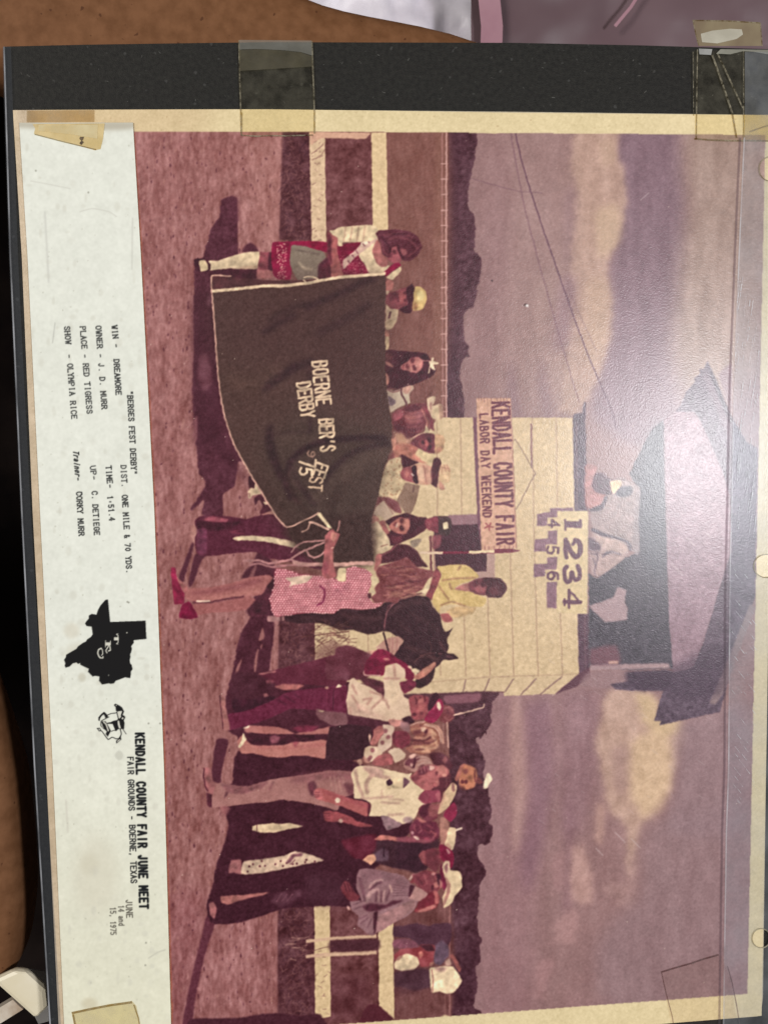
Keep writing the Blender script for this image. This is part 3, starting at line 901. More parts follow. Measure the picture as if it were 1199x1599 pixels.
text('BOERNE', (487.5, 563.5), (494.5, 634.5), 22.5, 3.6, (226, 196, 166), fill=.66, soft=.4)
text("BER'S", (498, 654), (501, 706), 22, 3.6, (222, 192, 162), fill=.7, soft=.4)
text('FE', (495.5, 721), (488.5, 742), 18, 3.3, (226, 196, 166), fill=.74, soft=.4)
text('ST', (484, 743), (482, 766), 20, 2.9, (210, 178, 150), fill=.74, soft=.4)
text('DERBY', (463, 597), (471, 654), 21, 3.6, (224, 194, 164), fill=.7, soft=.4)
text('9', (481, 702), (479, 714), 12, 1.8, (176, 138, 122), fill=.8, soft=.5)
text('7', (468, 715), (467, 729), 25, 3.6, (226, 196, 166), fill=.8, soft=.4)
text('5', (468, 729), (466.5, 742), 20, 3.6, (226, 196, 166), fill=.85, soft=.4)

# ================================================================== horse and everything round it
T(600, 840, 6)
person('dark haired head between the blanket and the booth')
P('-60,160 0,140 60,110 100,60 200,62 300,110 350,200 412,272 300,272 190,215 100,225 -60,240', (78, 36, 46), soft=.7, tex='f4')
L('-40,170 60,120 120,60', (138, 84, 88), 2, soft=.8, own=0)
P('60,-10 150,-20 160,40 90,60', (92, 42, 52), soft=1)
person('man in an open yellow shirt leaning on the horse')
P('455,330 480,285 535,340 505,440 445,580 385,545 440,420', (136, 72, 76), soft=.8)
P('488,272 600,256 770,250 862,328 882,372 800,402 700,440 655,480 800,502 905,540 960,572 925,642 820,645 640,622 530,642 512,702 450,622 450,560 500,440 540,340', (210, 180, 124), soft=.6, tex='m5 f3')
for s in ('540,400 660,380 850,375', '500,440 560,520 600,580', '610,430 630,480', '530,630 640,600 760,640', '690,300 720,260'):
    L(s, (150, 104, 86), 2.6, soft=.9, own=0, a=.75)
P('580,690 640,655 700,640 860,650 820,715 650,752 600,712', (204, 170, 128), soft=.9)
P('520,712 600,712 642,778 560,790', (156, 88, 88), soft=.7)
P('655,482 720,445 800,420 805,502', (168, 112, 106), soft=.7)
P('790,420 880,385 950,378 968,532 880,532 800,502', (118, 64, 72), soft=.8)
B(900, 480, 8, 6, (160, 98, 100), a=.8)
B(850, 430, 4, 6, (84, 40, 50), a=.7)
B(925, 430, 4, 5, (70, 32, 42), a=.8)
S('hair')
P('920,380 1000,368 1090,380 1142,435 1146,495 1092,558 1040,562 975,560 945,520 960,450', (80, 42, 50), soft=.6, tex='f5')
B(1030, 500, 7, 6, (130, 78, 84), a=.5)

person('person in a striped pinkish shirt behind the horse')
T(540, 1000, 6)
P('390,-20 540,-40 540,0 475,155 440,160 395,110 330,90 280,70', (186, 142, 128), soft=.7, tex='m4')
for x in (410, 440, 480):
    L([(x, -10), (x - 10, 130)], (150, 96, 94), 1.3, own=0, a=.7)
P('120,110 220,100 300,95 270,130 190,180 140,150', (196, 150, 132), soft=.8)

I('horse', 'dark brown horse with its head turned to the right')
T(420, 860, 6)
P('150,612 280,590 440,580 590,590 650,545 760,540 880,552 1000,532 1205,470 1205,800 1140,762 1060,758 990,780 920,782 850,765 790,742 680,746 600,722 500,682 300,682 160,662', (60, 33, 39), soft=.6, tex='f3')
S('hoof')
P('-10,612 60,618 60,664 -10,664', (158, 116, 114), soft=.7)
P('70,620 100,618 105,660 68,662', (160, 118, 116), soft=.7)
P('125,620 140,618 145,655 122,655', (150, 108, 106), soft=.6)
T(600, 840, 6)
use(len(IDS) - 2)
P('-20,615 150,568 300,538 420,560 450,640 520,720 545,842 575,882 640,846 612,892 585,960 602,1030 582,1082 640,1085 694,1125 640,1145 602,1146 560,1130 485,1215 230,1215 90,1112 182,965 90,900 20,870 -20,850', (60, 33, 40), soft=.6, tex='f3')
T(540, 1000, 6)
P('458,150 500,95 545,30 940,20 962,82 940,120 1010,135 1055,168 985,188 912,182 840,232 825,300 700,340 640,280 560,220', (58, 32, 39), soft=.6, tex='f3')
P('645,400 660,365 740,300 825,280 822,350 765,420 690,452 640,430', (62, 36, 42), soft=.7)
for s, w, c in (('880,20 905,60 935,110', 2, (112, 70, 74)), ('700,150 790,150 860,190', 5, (82, 50, 52)), ('560,60 640,90', 6, (76, 46, 50)), ('950,150 1010,160', 2.5, (96, 60, 64))):
    L(s, c, w, soft=1.2, own=0, a=.8)
B(860, 140, 3, 3, (34, 16, 22), a=.9)
S('rein')
T(420, 860, 6)
L('1205,478 1150,515 1110,570 1090,640 1078,715', (132, 84, 88), 1.8, soft=.4)
L('1075,770 1090,830 1105,900 1125,965', (58, 28, 38), 2.6, soft=.4)
T(600, 840, 6)
L('0,860 20,700 40,640 150,580 260,550', (118, 72, 78), 1.6, soft=.5, a=.8)

# branches in front of the wall
I('bush')
T()
for _ in range(95):
    x, y = rng.uniform(490, 545), rng.uniform(972, 1030)
    an = rng.uniform(-.9, .9) + (math.pi if rng.random() < .5 else 0)
    l = rng.uniform(6, 18)
    if y > 955 + (545 - x) * .2 and x + y < 1565:
        L([(x, y), (x + l * .5 * math.cos(an) + 1, y + l * .5 * math.sin(an)), (x + l * math.cos(an), y + l * math.sin(an))], (112, 72, 66), 1.1, soft=.4, a=rng.uniform(.5, .9))
L('470,995 510,990 545,986', (96, 56, 54), 1.6, a=.9)
P('492,1015 520,1000 540,1012 536,1030 494,1032', (110, 68, 66), soft=3, a=.6, tex='m14')

# ================================================================== girl in the dotted dress
person('girl in a pink dotted dress and red shoes with her back turned')
T(260, 900, 6)
P('170,130 250,112 420,104 620,60 800,5 960,-10 1010,40 910,165 820,185 650,212 480,232 250,238 180,205', (164, 104, 101), soft=.7, tex='f2')
P('220,150 420,120 640,80 800,30 900,20 880,60 640,120 420,160 260,170', (134, 76, 80), soft=2, a=.7, tex='f2', own=0)
P('300,200 600,170 860,110 880,150 640,205 420,228', (184, 124, 116), soft=2, a=.7, tex='f2', own=0)
P('235,262 400,252 600,222 760,188 842,230 740,315 600,332 400,342 280,368', (158, 98, 96), soft=.7, tex='f2')
L('250,245 420,240 620,205 720,190', (96, 48, 58), 3, soft=.8, own=0)
L('285,232 340,236 400,230', (226, 196, 176), 2.6, soft=.5, own=0)
P('835,225 905,165 960,60 1012,10 1010,150 980,260 1000,330 960,330 900,380 780,380 750,320', (80, 38, 50), soft=1)
P('80,0 130,40 200,110 170,150 120,100', (160, 100, 98), soft=.9)
S('shoe')
P('45,-20 80,-18 100,60 135,110 165,160 160,258 75,258 60,140', (128, 36, 64), soft=.6)
P('62,-12 80,20 110,100 80,60', (170, 60, 90), soft=1, a=.7, own=0)
S('shoe', cur)
P('150,262 210,238 240,275 292,380 230,402 118,388 132,300', (112, 24, 55), soft=.6)
T(260, 740, 6)
P('40,880 82,882 100,985 140,1080 80,1180 50,1000', (128, 36, 64), soft=.6)
T(420, 860, 6)
S('dress', len(IDS) - 3)
DRESS = '60,165 200,188 300,222 500,240 560,250 640,268 720,290 722,170 800,152 900,172 965,222 955,330 922,420 985,492 1078,476 1022,532 880,555 700,540 648,552 600,592 440,580 250,592 70,622 20,560 12,450 48,330'
P(DRESS, (166, 90, 100), soft=.6, tex='f3')
P('600,320 700,300 780,330 700,400 600,420', (146, 66, 84), soft=4, a=.8, own=0)
P('60,170 300,225 480,245 300,260 60,230', (146, 66, 84), soft=3, a=.7, own=0)
dp = spline(pts(DRESS))


def inside(px, py, poly):
    c = False
    for (ax, ay), (bx, by) in zip(poly, np.roll(poly, -1, 0)):
        if (ay > py) != (by > py) and px < ax + (py - ay) * (bx - ax) / (by - ay):
            c = not c
    return c


for j in range(60):
    for i in range(70):
        x, y = 422 + i * 4.3 + (j % 2) * 2.15, 886 + j * 3.5 + .8 * math.sin(i * .4)
        if x < 603 and y < 966 and inside(x, y, dp):
            T()
            B(x, y, 1.5, 1.4, (234, 174, 174), a=.95)
T(420, 860, 6)
L('478,330 515,360 522,420 500,480 455,510', (124, 40, 72), 2.6, soft=.7, own=0)
P('150,262 220,248 330,232 412,240 345,300 232,322 185,348 208,305', (220, 190, 168), soft=.6)
P('640,275 650,165 722,170 715,282 680,288', (226, 202, 164), soft=.6)
S('hair', cur)
P('1030,150 1199,95 1290,60 1380,150 1480,180 1540,190 1532,240 1480,280 1440,360 1360,400 1230,450 1199,490 1080,482 990,492 955,440 1000,400 990,350 1030,280 1000,200', (126, 70, 72), soft=.7, tex='m5 f4')
for _ in range(46):
    y = DOTSEED.uniform(150, 440)
    x = DOTSEED.uniform(1040, 1330)
    c = (180, 124, 110) if DOTSEED.random() < .55 else (84, 38, 48)
    l = DOTSEED.uniform(60, 170)
    L([(x, y), (x + l * .5, y + DOTSEED.uniform(-14, 14) - 4), (x + l, y + DOTSEED.uniform(-22, 10))], c, DOTSEED.uniform(1.2, 2.4), soft=.7, own=0, a=.6)
P('955,240 1000,250 1038,290 985,330 962,325', (226, 202, 164), soft=.6)
P('955,370 985,385 995,405 960,405', (230, 204, 170), soft=.6)
P('1430,390 1490,330 1505,300 1500,360 1460,410', (228, 203, 168), soft=.6)
P('920,400 955,400 960,440 935,450', (96, 44, 56), soft=.7)
T(380, 740, 6)
S('arm', cur)
P('765,640 770,570 835,520 860,545 905,562 892,602 852,690 842,740 840,830 872,960 800,985 740,960 735,900 750,800', (166, 98, 98), soft=.7)
P('830,545 880,570 850,640 820,600', (206, 142, 128), soft=.8, a=.9, own=0)
P('830,700 845,750 835,840 815,830', (196, 128, 120), soft=1.4, a=.7, own=0)
P('750,820 790,830 790,940 745,930', (134, 66, 78), soft=2, a=.7, own=0)
L('832,695 845,690', (216, 164, 150), 2, own=0)
L('900,440 892,500 880,535', (164, 118, 112), 2.4, soft=.5)
T(420, 860, 6)
P('1000,55 1030,28 1055,40 1050,110 1000,195 985,170', (166, 104, 100), soft=.8)

# ================================================================== handlers and jockey in front of the horse's head
person('handler in dark maroon trousers holding the bridle')
T(340, 1000, 6)
P('385,315 560,272 760,222 1020,158 1205,128 1205,410 1000,425 800,412 600,440 380,430', (94, 38, 54), soft=.7, tex='m3')
L('388,318 460,305 540,290', (150, 96, 96), 2.4, soft=.6, own=0)
P('150,300 380,320 560,430 440,560 150,640 120,450', (74, 34, 46), soft=1.6, tex='m4')
P('530,430 640,410 740,412 810,422 740,462 620,468', (174, 108, 104), soft=.9)
P('425,505 455,495 475,520 445,542', (156, 98, 100), soft=.8)
P('450,375 520,375 520,400 460,405', (120, 66, 74), soft=1.2, own=0)
T(420, 860, 6)
P('540,1000 640,995 700,960 705,892 770,900 840,922 960,975 1000,1040 960,1110 900,1205 540,1205', (102, 52, 63), soft=.8, tex='m7')
T(540, 1000, 6)
P('150,215 200,180 250,130 300,85 350,85 410,112 470,160 560,215 625,290 645,340 610,385 560,360 540,280 450,225 370,240 350,330 160,320', (120, 34, 60), soft=.7)
P('190,200 280,160 290,260 200,300', (102, 28, 52), soft=1.6, a=.8, own=0)
L('165,290 175,325 320,330', (208, 160, 150), 2.2, soft=.5)
P('345,170 400,170 410,192 370,190', (190, 120, 116), soft=.8)
P('-100,80 0,50 60,60 170,130 190,190 160,300 40,330 -100,330', (104, 52, 64), soft=1, tex='m7')
person('man in a white shirt and red cap with his hand on the muzzle')
T(340, 1000, 6)
P('140,545 300,560 500,520 540,540 420,640 280,690 150,672', (62, 27, 40), soft=1.2)
P('95,690 180,680 300,652 520,562 600,510 700,475 800,462 1000,440 1205,425 1205,690 1000,672 850,650 680,645 480,735 300,795 110,842 88,760', (102, 37, 60), soft=.7, tex='f3')
for s in ('560,560 640,600', '620,520 720,580', '700,480 760,540'):
    L(s, (76, 28, 46), 3, soft=1.2, own=0, a=.7)
L('1085,460 1080,660', (74, 28, 44), 1.6, own=0)
L('1020,450 1020,660', (128, 60, 80), 1.2, own=0, a=.6)
P('1108,445 1130,412 1162,430 1150,440', (226, 200, 170), soft=.6)
P('1000,440 1030,430 1040,450 1010,455', (196, 150, 130), soft=.7)
P('20,530 65,540 75,620 95,720 118,838 48,822 30,640', (162, 108, 104), soft=.9)
L('18,520 30,640 45,760 50,830', (96, 48, 58), 1.6, own=0)
P('920,640 1000,660 1205,690 1205,810 1050,790 930,720', (126, 84, 88), soft=1, tex='m5')
P('940,655 990,660 985,672 950,668', (222, 190, 160), soft=.7)
T(540, 1000, 6)
P('120,350 250,360 360,400 352,480 330,530 200,440', (92, 46, 56), soft=1)
S('shirt')
P('38,370 75,352 110,390 230,440 330,510 352,545 362,470 352,370 375,270 430,225 475,215 552,270 558,340 505,362 502,420 545,530 605,560 628,690 545,742 430,765 300,742 120,710 25,690 8,560', (222, 192, 166), soft=.6, tex='m3')
for s in ('60,520 110,600 130,660', '230,480 330,520 360,560', '160,560 240,540 200,600', '240,640 330,560 350,540', '40,640 50,690', '370,560 400,640', '360,360 500,360', '450,230 460,340', '60,420 100,500'):
    L(s, (160, 112, 104), 3.2, soft=1.2, own=0, a=.7)
P('380,400 480,390 500,520 440,620 400,560', (230, 202, 170), soft=4, a=.6, own=0)
P('40,560 300,690 420,750 200,720 30,690', (184, 146, 132), soft=3, a=.6, own=0)
S('hand')
P('505,395 560,380 600,365 655,395 650,440 600,475 545,502 520,470', (110, 42, 62), soft=.8)
P('635,340 720,272 832,202 842,240 765,322 690,365 650,362', (186, 124, 110), soft=.7)
P('720,275 830,205 835,225 730,320', (206, 148, 128), soft=1, a=.7, own=0)
P('615,272 640,262 690,285 680,305 630,300', (228, 204, 170), soft=.6)
P('580,240 610,245 620,270 590,262', (222, 190, 164), soft=.6)
S('head')
P('590,545 640,520 705,515 768,560 772,650 722,742 640,745 602,660', (146, 76, 82), soft=.8)
P('620,560 690,530 700,600 650,640', (176, 104, 104), soft=1.4, a=.8, own=0)
B(720, 560, 4, 5, (84, 38, 48), a=.8)
B(665, 545, 3, 4, (96, 42, 54), a=.7)
B(690, 690, 5, 5, (120, 58, 68), a=.7)
P('525,735 600,705 645,770 580,795 545,770', (60, 28, 40), soft=.8)
S('cap')
P('735,742 800,640 870,540 895,580 915,660 850,755 780,778', (140, 34, 66), soft=.6)
P('805,525 845,488 872,540 785,660 765,640', (62, 26, 42), soft=.6)
P('848,592 868,580 893,645 860,655', (232, 206, 178), soft=.6)
person('curly haired face beside the red cap')
P('870,640 920,610 1000,625 1020,690 990,760 930,780 870,740 890,700', (128, 70, 74), soft=1, tex='m12')
P('400,742 470,745 525,755 515,800 450,815 415,790', (200, 140, 130), soft=.8)
P('515,760 590,780 600,860 540,860 510,810', (150, 110, 110), soft=1.2)
I('far_railing')
L('1010,702 1100,680 1199,655 1285,630 1293,600', (214, 178, 158), 2.2, soft=.45)
L('912,780 915,910', (172, 128, 122), 1.5, soft=.5, a=.8)
L('950,770 957,1005', (206, 164, 150), 2, soft=.45)

person('woman in dark shorts and a pale blouse with long fair hair')
T(340, 1000, 6)
P('245,842 300,800 500,808 640,832 720,880 780,862 950,832 1055,812 1048,878 840,892 700,882 500,882 280,866', (178, 116, 110), soft=.7, tex='m3')
P('690,838 780,800 950,808 900,850 780,865', (116, 48, 66), soft=1.2)
P('280,870 500,885 700,888 1030,880 1020,940 720,958 560,985 340,985', (66, 28, 40), soft=1)
P('490,905 540,890 582,910 560,960 510,975 490,940', (128, 74, 84), soft=1.2)
P('180,950 240,880 275,950 340,985 560,988 640,975 720,958 860,950 1022,938 1012,1112 850,1085 700,1085 600,1102 450,1090 330,1060 222,1062', (184, 122, 113), soft=.7, tex='m3')
P('340,990 560,1000 760,990 1000,960 1000,990 700,1020 420,1020', (168, 100, 98), soft=2, a=.7, own=0)
P('700,960 760,950 730,1010', (140, 70, 80), soft=1.2, a=.8, own=0)
S('shoe')
P('238,868 268,930 240,970 205,1010 188,995 225,935', (226, 204, 172), soft=.6)
P('240,825 300,798 290,820 250,832', (226, 196, 172), soft=.6)
T()
S('shorts')
P('514,1136 545,1131 580,1135 582,1165 563,1187 508,1187 509,1165', (62, 31, 40), soft=.6, tex='f2', h=1)
T(540, 1000, 6)
S('blouse')
P('345,790 400,790 455,820 442,900 425,990 330,1062 298,1000 310,930 350,880', (208, 178, 158), soft=.7, tex='m7')
P('178,1010 230,990 300,1000 342,1060 285,1122 200,1145 168,1080', (212, 182, 156), soft=.7, tex='m12')
P('395,1040 450,1012 505,1010 558,1070 542,1112 462,1152 438,1090', (210, 182, 158), soft=.7, tex='m5')
for x, y in ((250, 1030), (230, 1100), (370, 850), (395, 910), (210, 1120), (340, 960)):
    B(x, y, 3.5, 3.5, (116, 56, 66), a=.7)
S('arm')
P('262,830 300,810 340,800 352,870 290,960 240,992 228,960 255,890', (180, 114, 108), soft=.7)
for y in (815, 830):
    L([(270, y + 10), (330, y - 5)], (120, 58, 68), 1.2, own=0, a=.6)
P('215,870 235,900 225,960 212,930', (210, 170, 150), soft=.6)
P('245,1150 300,1085 400,1058 445,1110 432,1165 330,1178 270,1172', (166, 96, 96), soft=.8)
P('170,1085 200,1130 230,1150 180,1150 165,1110', (196, 140, 126), soft=.8)
P('105,1130 140,1110 152,1150 130,1180', (196, 150, 132), soft=.8)
S('head')
P('428,900 450,860 500,848 565,855 602,900 592,985 520,1012 450,982', (120, 54, 66), soft=.9)
S('hair')
P('600,795 680,765 760,765 850,800 892,880 872,980 800,1052 700,1072 600,1050 560,1020 610,980 660,905 610,860', (160, 104, 92), soft=.8, tex='m6')
for s, c in (('620,840 740,830 830,880', (206, 156, 126)), ('640,1000 760,1000 850,940', (208, 160, 128)), ('610,940 720,930 800,900', (108, 56, 60)), ('660,1040 780,1030', (200, 148, 120)), ('700,800 760,860 720,920', (120, 62, 66)), ('640,960 720,960 780,970', (124, 66, 68))):
    L(s, c, 4, soft=1.3, own=0, a=.75)
P('690,815 740,805 760,835 720,850', (196, 132, 116), soft=1, own=0)
L('740,792 800,792 860,810 900,870 910,960', (196, 148, 130), 3.2, soft=.7)
L('605,800 660,775 740,765', (206, 160, 146), 2, soft=.6)

# ================================================================== group on the right of the picture
person('curly haired head over the white shoulder')
T(600, 1120, 6)
P('178,430 215,385 270,345 350,355 420,385 460,440 440,500 340,520 250,510 190,480', (178, 132, 122), soft=.8, tex='m12')
for x, y, r in ((235, 405, 4), (280, 410, 5), (260, 460, 4), (360, 480, 6), (310, 390, 4), (210, 440, 3)):
    B(x, y, r, r, (92, 44, 54), a=.75)
person('dark hair and bangles behind the tall man')
P('420,350 520,330 600,380 640,460 600,500 540,460 470,450', (84, 40, 50), soft=1.2, tex='m10')
P('540,400 570,370 590,400 570,440', (160, 100, 100), soft=1, a=.8, own=0)

person('tall man in khaki trousers and a white short sleeved shirt')
T(310, 1160, 6)
P('55,240 110,235 130,350 152,420 125,495 80,440 48,360', (166, 106, 106), soft=.7)
L('55,240 48,320 60,400 85,450', (92, 42, 54), 2, own=0)
P('75,470 125,490 130,600 95,600 80,560', (86, 40, 52), soft=.7)
S('trousers')
P('128,520 150,440 190,378 260,390 420,412 560,382 680,345 860,320 1020,298 1200,262 1430,270 1460,340 1455,480 1350,520 1300,640 1200,605 1000,562 860,545 760,535 700,555 480,572 230,602 130,604', (166, 117, 112), soft=.6, tex='m3', h=0)
P('190,382 260,390 420,412 560,385 640,370 560,430 400,480 270,470 240,430', (128, 80, 84), soft=1.6, a=.8, own=0)
P('250,460 280,470 240,530', (110, 60, 70), soft=1, a=.8, own=0)
for s in ('580,430 640,370', '660,440 700,370', '400,470 500,440'):
    L(s, (128, 80, 84), 3, soft=1.2, own=0, a=.8)
P('860,325 1200,265 1420,275 1440,360 1200,340 1060,360 900,380', (130, 78, 84), soft=4, a=.7, own=0)
P('1020,380 1080,360 1110,420 1070,500 1040,460', (92, 48, 58), soft=1.4, a=.9, own=0)
T(480, 1160, 6)
for x in (210, 250, 290, 330):
    L([(x, 320), (x + 25, 450)], (192, 146, 134), 1.8, soft=.9, own=0, a=.6)
P('330,380 440,400 430,500 380,490', (98, 50, 60), soft=2.2, a=.8, own=0)
P('0,400 60,420 70,500 30,490', (100, 52, 62), soft=2, a=.8, own=0)
S('shirt')
P('408,300 440,245 475,218 600,222 700,240 900,288 965,300 1005,385 1105,442 1040,500 1112,572 1052,622 1002,712 890,762 740,690 572,688 582,560 520,525 440,522 432,400', (230, 204, 170), soft=.6, tex='m2')
for s, w in (('450,260 470,380 520,500', 5), ('600,310 550,380 560,470', 6), ('540,240 620,300 760,330', 6), ('700,450 695,520', 2), ('500,520 620,520 800,505', 3), ('700,560 860,570', 3), ('760,530 900,540', 2), ('760,680 900,672', 3)):
    L(s, (168, 128, 118), w, soft=1.3, own=0, a=.75)
P('520,225 640,225 720,260 700,320 600,290', (176, 138, 128), soft=2, a=.8, own=0)
H('745,345 905,320 895,428 738,440', (214, 188, 154), soft=.7, own=0)
P('742,360 775,342 800,368 795,390 760,408 745,392', (62, 32, 46), soft=.6)
P('905,325 960,365 905,425 895,420', (112, 76, 86), soft=.7)
P('690,690 745,688 860,745 892,760 840,795 740,822', (158, 124, 128), soft=.7)
B(940, 725, 7, 5, (158, 124, 128), a=.8)
S('arm')
P('62,455 100,425 170,440 280,485 430,532 582,572 565,692 500,672 380,622 200,562 85,525', (174, 100, 98), soft=.7, tex='m3')
P('120,440 280,490 430,540 570,580 570,620 400,560 200,490', (144, 72, 80), soft=2, a=.6, own=0)
P('60,455 120,430 150,520 85,528', (196, 116, 116), soft=1, a=.8, own=0)
for y in (465, 490, 510):
    L([(70, y), (115, y)], (120, 54, 68), 1.2, own=0, a=.7)
P('562,568 590,580 585,650 565,690', (84, 36, 48), soft=.8)
S('watch')
P('258,540 275,515 300,525 300,560 270,565', (234, 210, 186), soft=.6)
S('arm', cur)
P('148,650 220,640 310,660 420,702 470,740 600,770 605,785 480,790 300,742 170,742', (152, 78, 82), soft=.8)
for y in (665, 690, 712):
    L([(150, y), (215, y)], (104, 44, 58), 1.2, own=0, a=.7)
B(310, 735, 3, 3, (220, 190, 170), a=.8)
T(600, 1120, 6)
S('head')
P('245,565 330,485 400,455 470,450 590,490 615,560 602,640 560,692 450,685 390,692 300,625', (172, 102, 102), soft=.8)
P('320,500 430,455 470,470 380,560 320,540', (126, 66, 76), soft=2, a=.8, own=0, tex='m10')
P('510,590 560,560 605,590 595,660 560,692 450,690 460,660 520,650', (94, 44, 54), soft=1)
B(480, 600, 5, 6, (204, 134, 126), a=.7)
B(470, 635, 3, 4, (104, 48, 58), a=.7)
P('420,460 470,470 450,500 410,490', (214, 174, 160), soft=1, own=0)
L('225,560 250,535', (230, 206, 176), 2.6)
person('red faced person under a white hat')
P('318,765 360,710 395,690 530,700 535,785 440,805 375,805', (146, 64, 84), soft=.8)
P('470,720 530,705 530,780 500,770', (186, 112, 116), soft=1, a=.8, own=0)
S('hat')
P('645,618 678,645 662,740 602,832 522,902 488,895 545,780 590,690', (218, 184, 152), soft=.6)
P('640,630 660,650 650,700 635,690', (140, 92, 96), soft=1, a=.8, own=0)
P('500,890 560,780 620,690 600,770 540,860', (180, 134, 116), soft=1.6, a=.7, own=0)
person('dark face in the shade behind the white shirt')
P('325,860 360,820 425,808 505,860 492,950 400,985 330,915', (108, 48, 60), soft=.8, tex='m6')
P('430,830 510,860 495,930 440,940', (140, 76, 82), soft=1.4, a=.8, own=0)
P('300,930 340,950 330,1010 290,1000', (168, 100, 100), soft=1, a=.8)
person('person in a red cap in front of the trees')
P('588,870 650,798 680,900 622,982 555,930', (144, 46, 76), soft=.7)
person('flushed child in front of the trees with a raised arm')
P('660,580 690,500 738,440 752,450 700,540 680,600', (166, 106, 98), soft=.8)
P('700,560 720,480 750,442 855,480 872,560 842,652 760,682 708,645', (188, 124, 98), soft=1.)
P('740,490 780,480 790,520 745,530', (140, 80, 76), soft=1, a=.8, own=0)
for x, y in ((735, 605), (765, 610)):
    B(x, y, 3, 3, (104, 52, 54), a=.8)
L('850,500 850,600 920,610', (120, 64, 66), 2, own=0)
P('860,560 905,580 915,620 870,620', (130, 72, 72), soft=1)
S('hair_bow')
P('935,600 960,535 985,530 1012,580 975,640 962,668 932,672', (226, 206, 178), soft=.6)
person('row of faces between the white shirt and the straw hats')
P('240,1020 300,960 380,990 480,985 520,1080 490,1160 380,1180 250,1120', (108, 46, 62), soft=1, tex='m9')
for x, y, r, c in ((300, 1030, 5, (160, 86, 94)), (440, 1080, 6, (150, 76, 84)), (360, 1030, 5, (70, 28, 42)), (265, 1085, 3, (206, 150, 150)), (400, 1130, 5, (150, 76, 88)), (470, 1100, 4, (176, 100, 102))):
    B(x, y, r, r, c, a=.8)
P('265,1112 320,1130 330,1155 290,1140', (222, 176, 160), soft=.8)
person('pale hat with a tan brim beside the red cap')
T(640, 1240, 7.5)
P('355,290 400,275 432,320 452,410 440,500 402,585 355,570 350,420', (176, 126, 112), soft=.7)
P('452,402 500,398 538,422 528,560 485,662 440,640 400,590 440,500', (220, 190, 158), soft=.6)
P('455,520 500,560 480,640 420,600', (188, 146, 124), soft=1.6, a=.7, own=0)
L('538,428 580,412 605,404', (228, 204, 182), 3, soft=.6)
person('dark red cap with a pale patch')
P('345,570 380,560 412,612 470,650 512,705 512,820 470,880 400,800 350,700', (128, 34, 64), soft=.7)
H('415,655 440,648 485,690 470,715', (206, 146, 146), soft=.8)
person('man in a dark jacket with rolled sleeves')
T(480, 1300, 6)
P('640,85 860,85 1140,105 1160,200 1110,365 900,345 800,335 640,282 600,200', (66, 36, 46), soft=.9, tex='m4')
P('625,210 700,150 760,180 755,270 640,272', (104, 76, 88), soft=1.2, tex='m6')
L('715,140 715,230', (60, 32, 44), 2.2, own=0)
P('315,80 430,50 640,20 640,150 600,210 500,300 420,230 350,150', (94, 32, 48), soft=1.6, tex='m6')
P('495,310 520,260 575,215 625,208 642,262 580,318 530,328', (208, 154, 128), soft=.7)
P('625,68 680,28 760,35 855,55 865,85 760,72 690,78', (192, 122, 112), soft=.7)
P('855,55 1000,70 1150,70 1140,105 1000,98 865,88', (136, 70, 84), soft=1)
P('985,50 1010,40 1050,75 1020,72', (228, 190, 176), soft=.7)
P('1042,240 1060,195 1110,165 1200,150 1260,200 1250,290 1200,320 1100,312', (124, 62, 68), soft=1)
P('1050,250 1070,200 1110,180 1100,300', (146, 82, 84), soft=1.2, a=.8, own=0)

person('man in a white cowboy hat and a mauve striped shirt')
T(310, 1300, 6)
P('150,390 400,395 560,388 740,355 1000,302 1205,265 1500,250 1650,350 1500,690 1350,700 1205,682 1090,690 960,690 800,712 640,762 400,842 160,862 100,820 85,640 180,600', (64, 26, 39), soft=.8, tex='f2')
P('212,602 300,592 400,590 560,572 665,560 600,590 420,632 290,678 215,662', (168, 108, 103), soft=.7)
P('100,672 138,655 168,718 152,812 108,772', (164, 104, 104), soft=.8)
P('690,640 760,570 960,540 960,590 800,690 720,680', (98, 58, 70), soft=2.6, a=.8, tex='m8', own=0)
for x in (730, 780, 830):
    L([(x, 650), (x + 50, 580)], (120, 78, 88), 1.6, own=0, a=.6)
T(480, 1300, 6)
P('0,380 280,420 330,560 300,680 0,660', (78, 42, 54), soft=6, a=.7, tex='m5', own=0)
S('shirt')
P('465,410 490,350 560,340 640,350 780,380 905,410 985,490 1128,570 1045,640 1002,720 930,790 800,855 640,952 592,968 520,920 468,870 480,790 420,740 398,660 410,640 485,640 512,655 480,580 458,520', (148, 109, 113), soft=.7, tex='m4')
P('500,360 640,355 860,410 960,480 900,520 760,460 600,440 510,500', (130, 92, 98), soft=3, a=.7, own=0)
P('960,612 1012,512 1128,572 1042,642', (188, 144, 134), soft=.7)
P('640,950 635,800 760,740 1000,625 1002,720 800,855', (168, 124, 123), soft=1, a=.9)
P('515,695 600,670 740,680 800,640 900,640 760,700 640,740 560,742', (86, 40, 54), soft=1.4)
P('620,760 660,740 640,930 620,950', (74, 34, 46), soft=1, own=0)
P('960,500 1002,510 965,605 950,600', (74, 36, 48), soft=.8, own=0)
for s, c, w in (('580,520 640,460 700,450', (186, 146, 142), 4), ('590,540 640,490 690,470', (96, 56, 68), 4), ('550,640 600,560 640,540', (188, 148, 144), 6), ('660,640 660,540', (182, 142, 138), 4), ('710,640 720,550', (186, 146, 142), 4), ('640,650 650,560', (96, 56, 68), 3), ('690,650 690,560', (100, 60, 70), 2.4), ('740,640 770,540', (98, 58, 68), 3), ('490,430 520,560 540,640', (108, 68, 78), 4), ('770,500 790,560', (204, 164, 152), 3)):
    L(s, c, w, soft=1.1, own=0, a=.8)
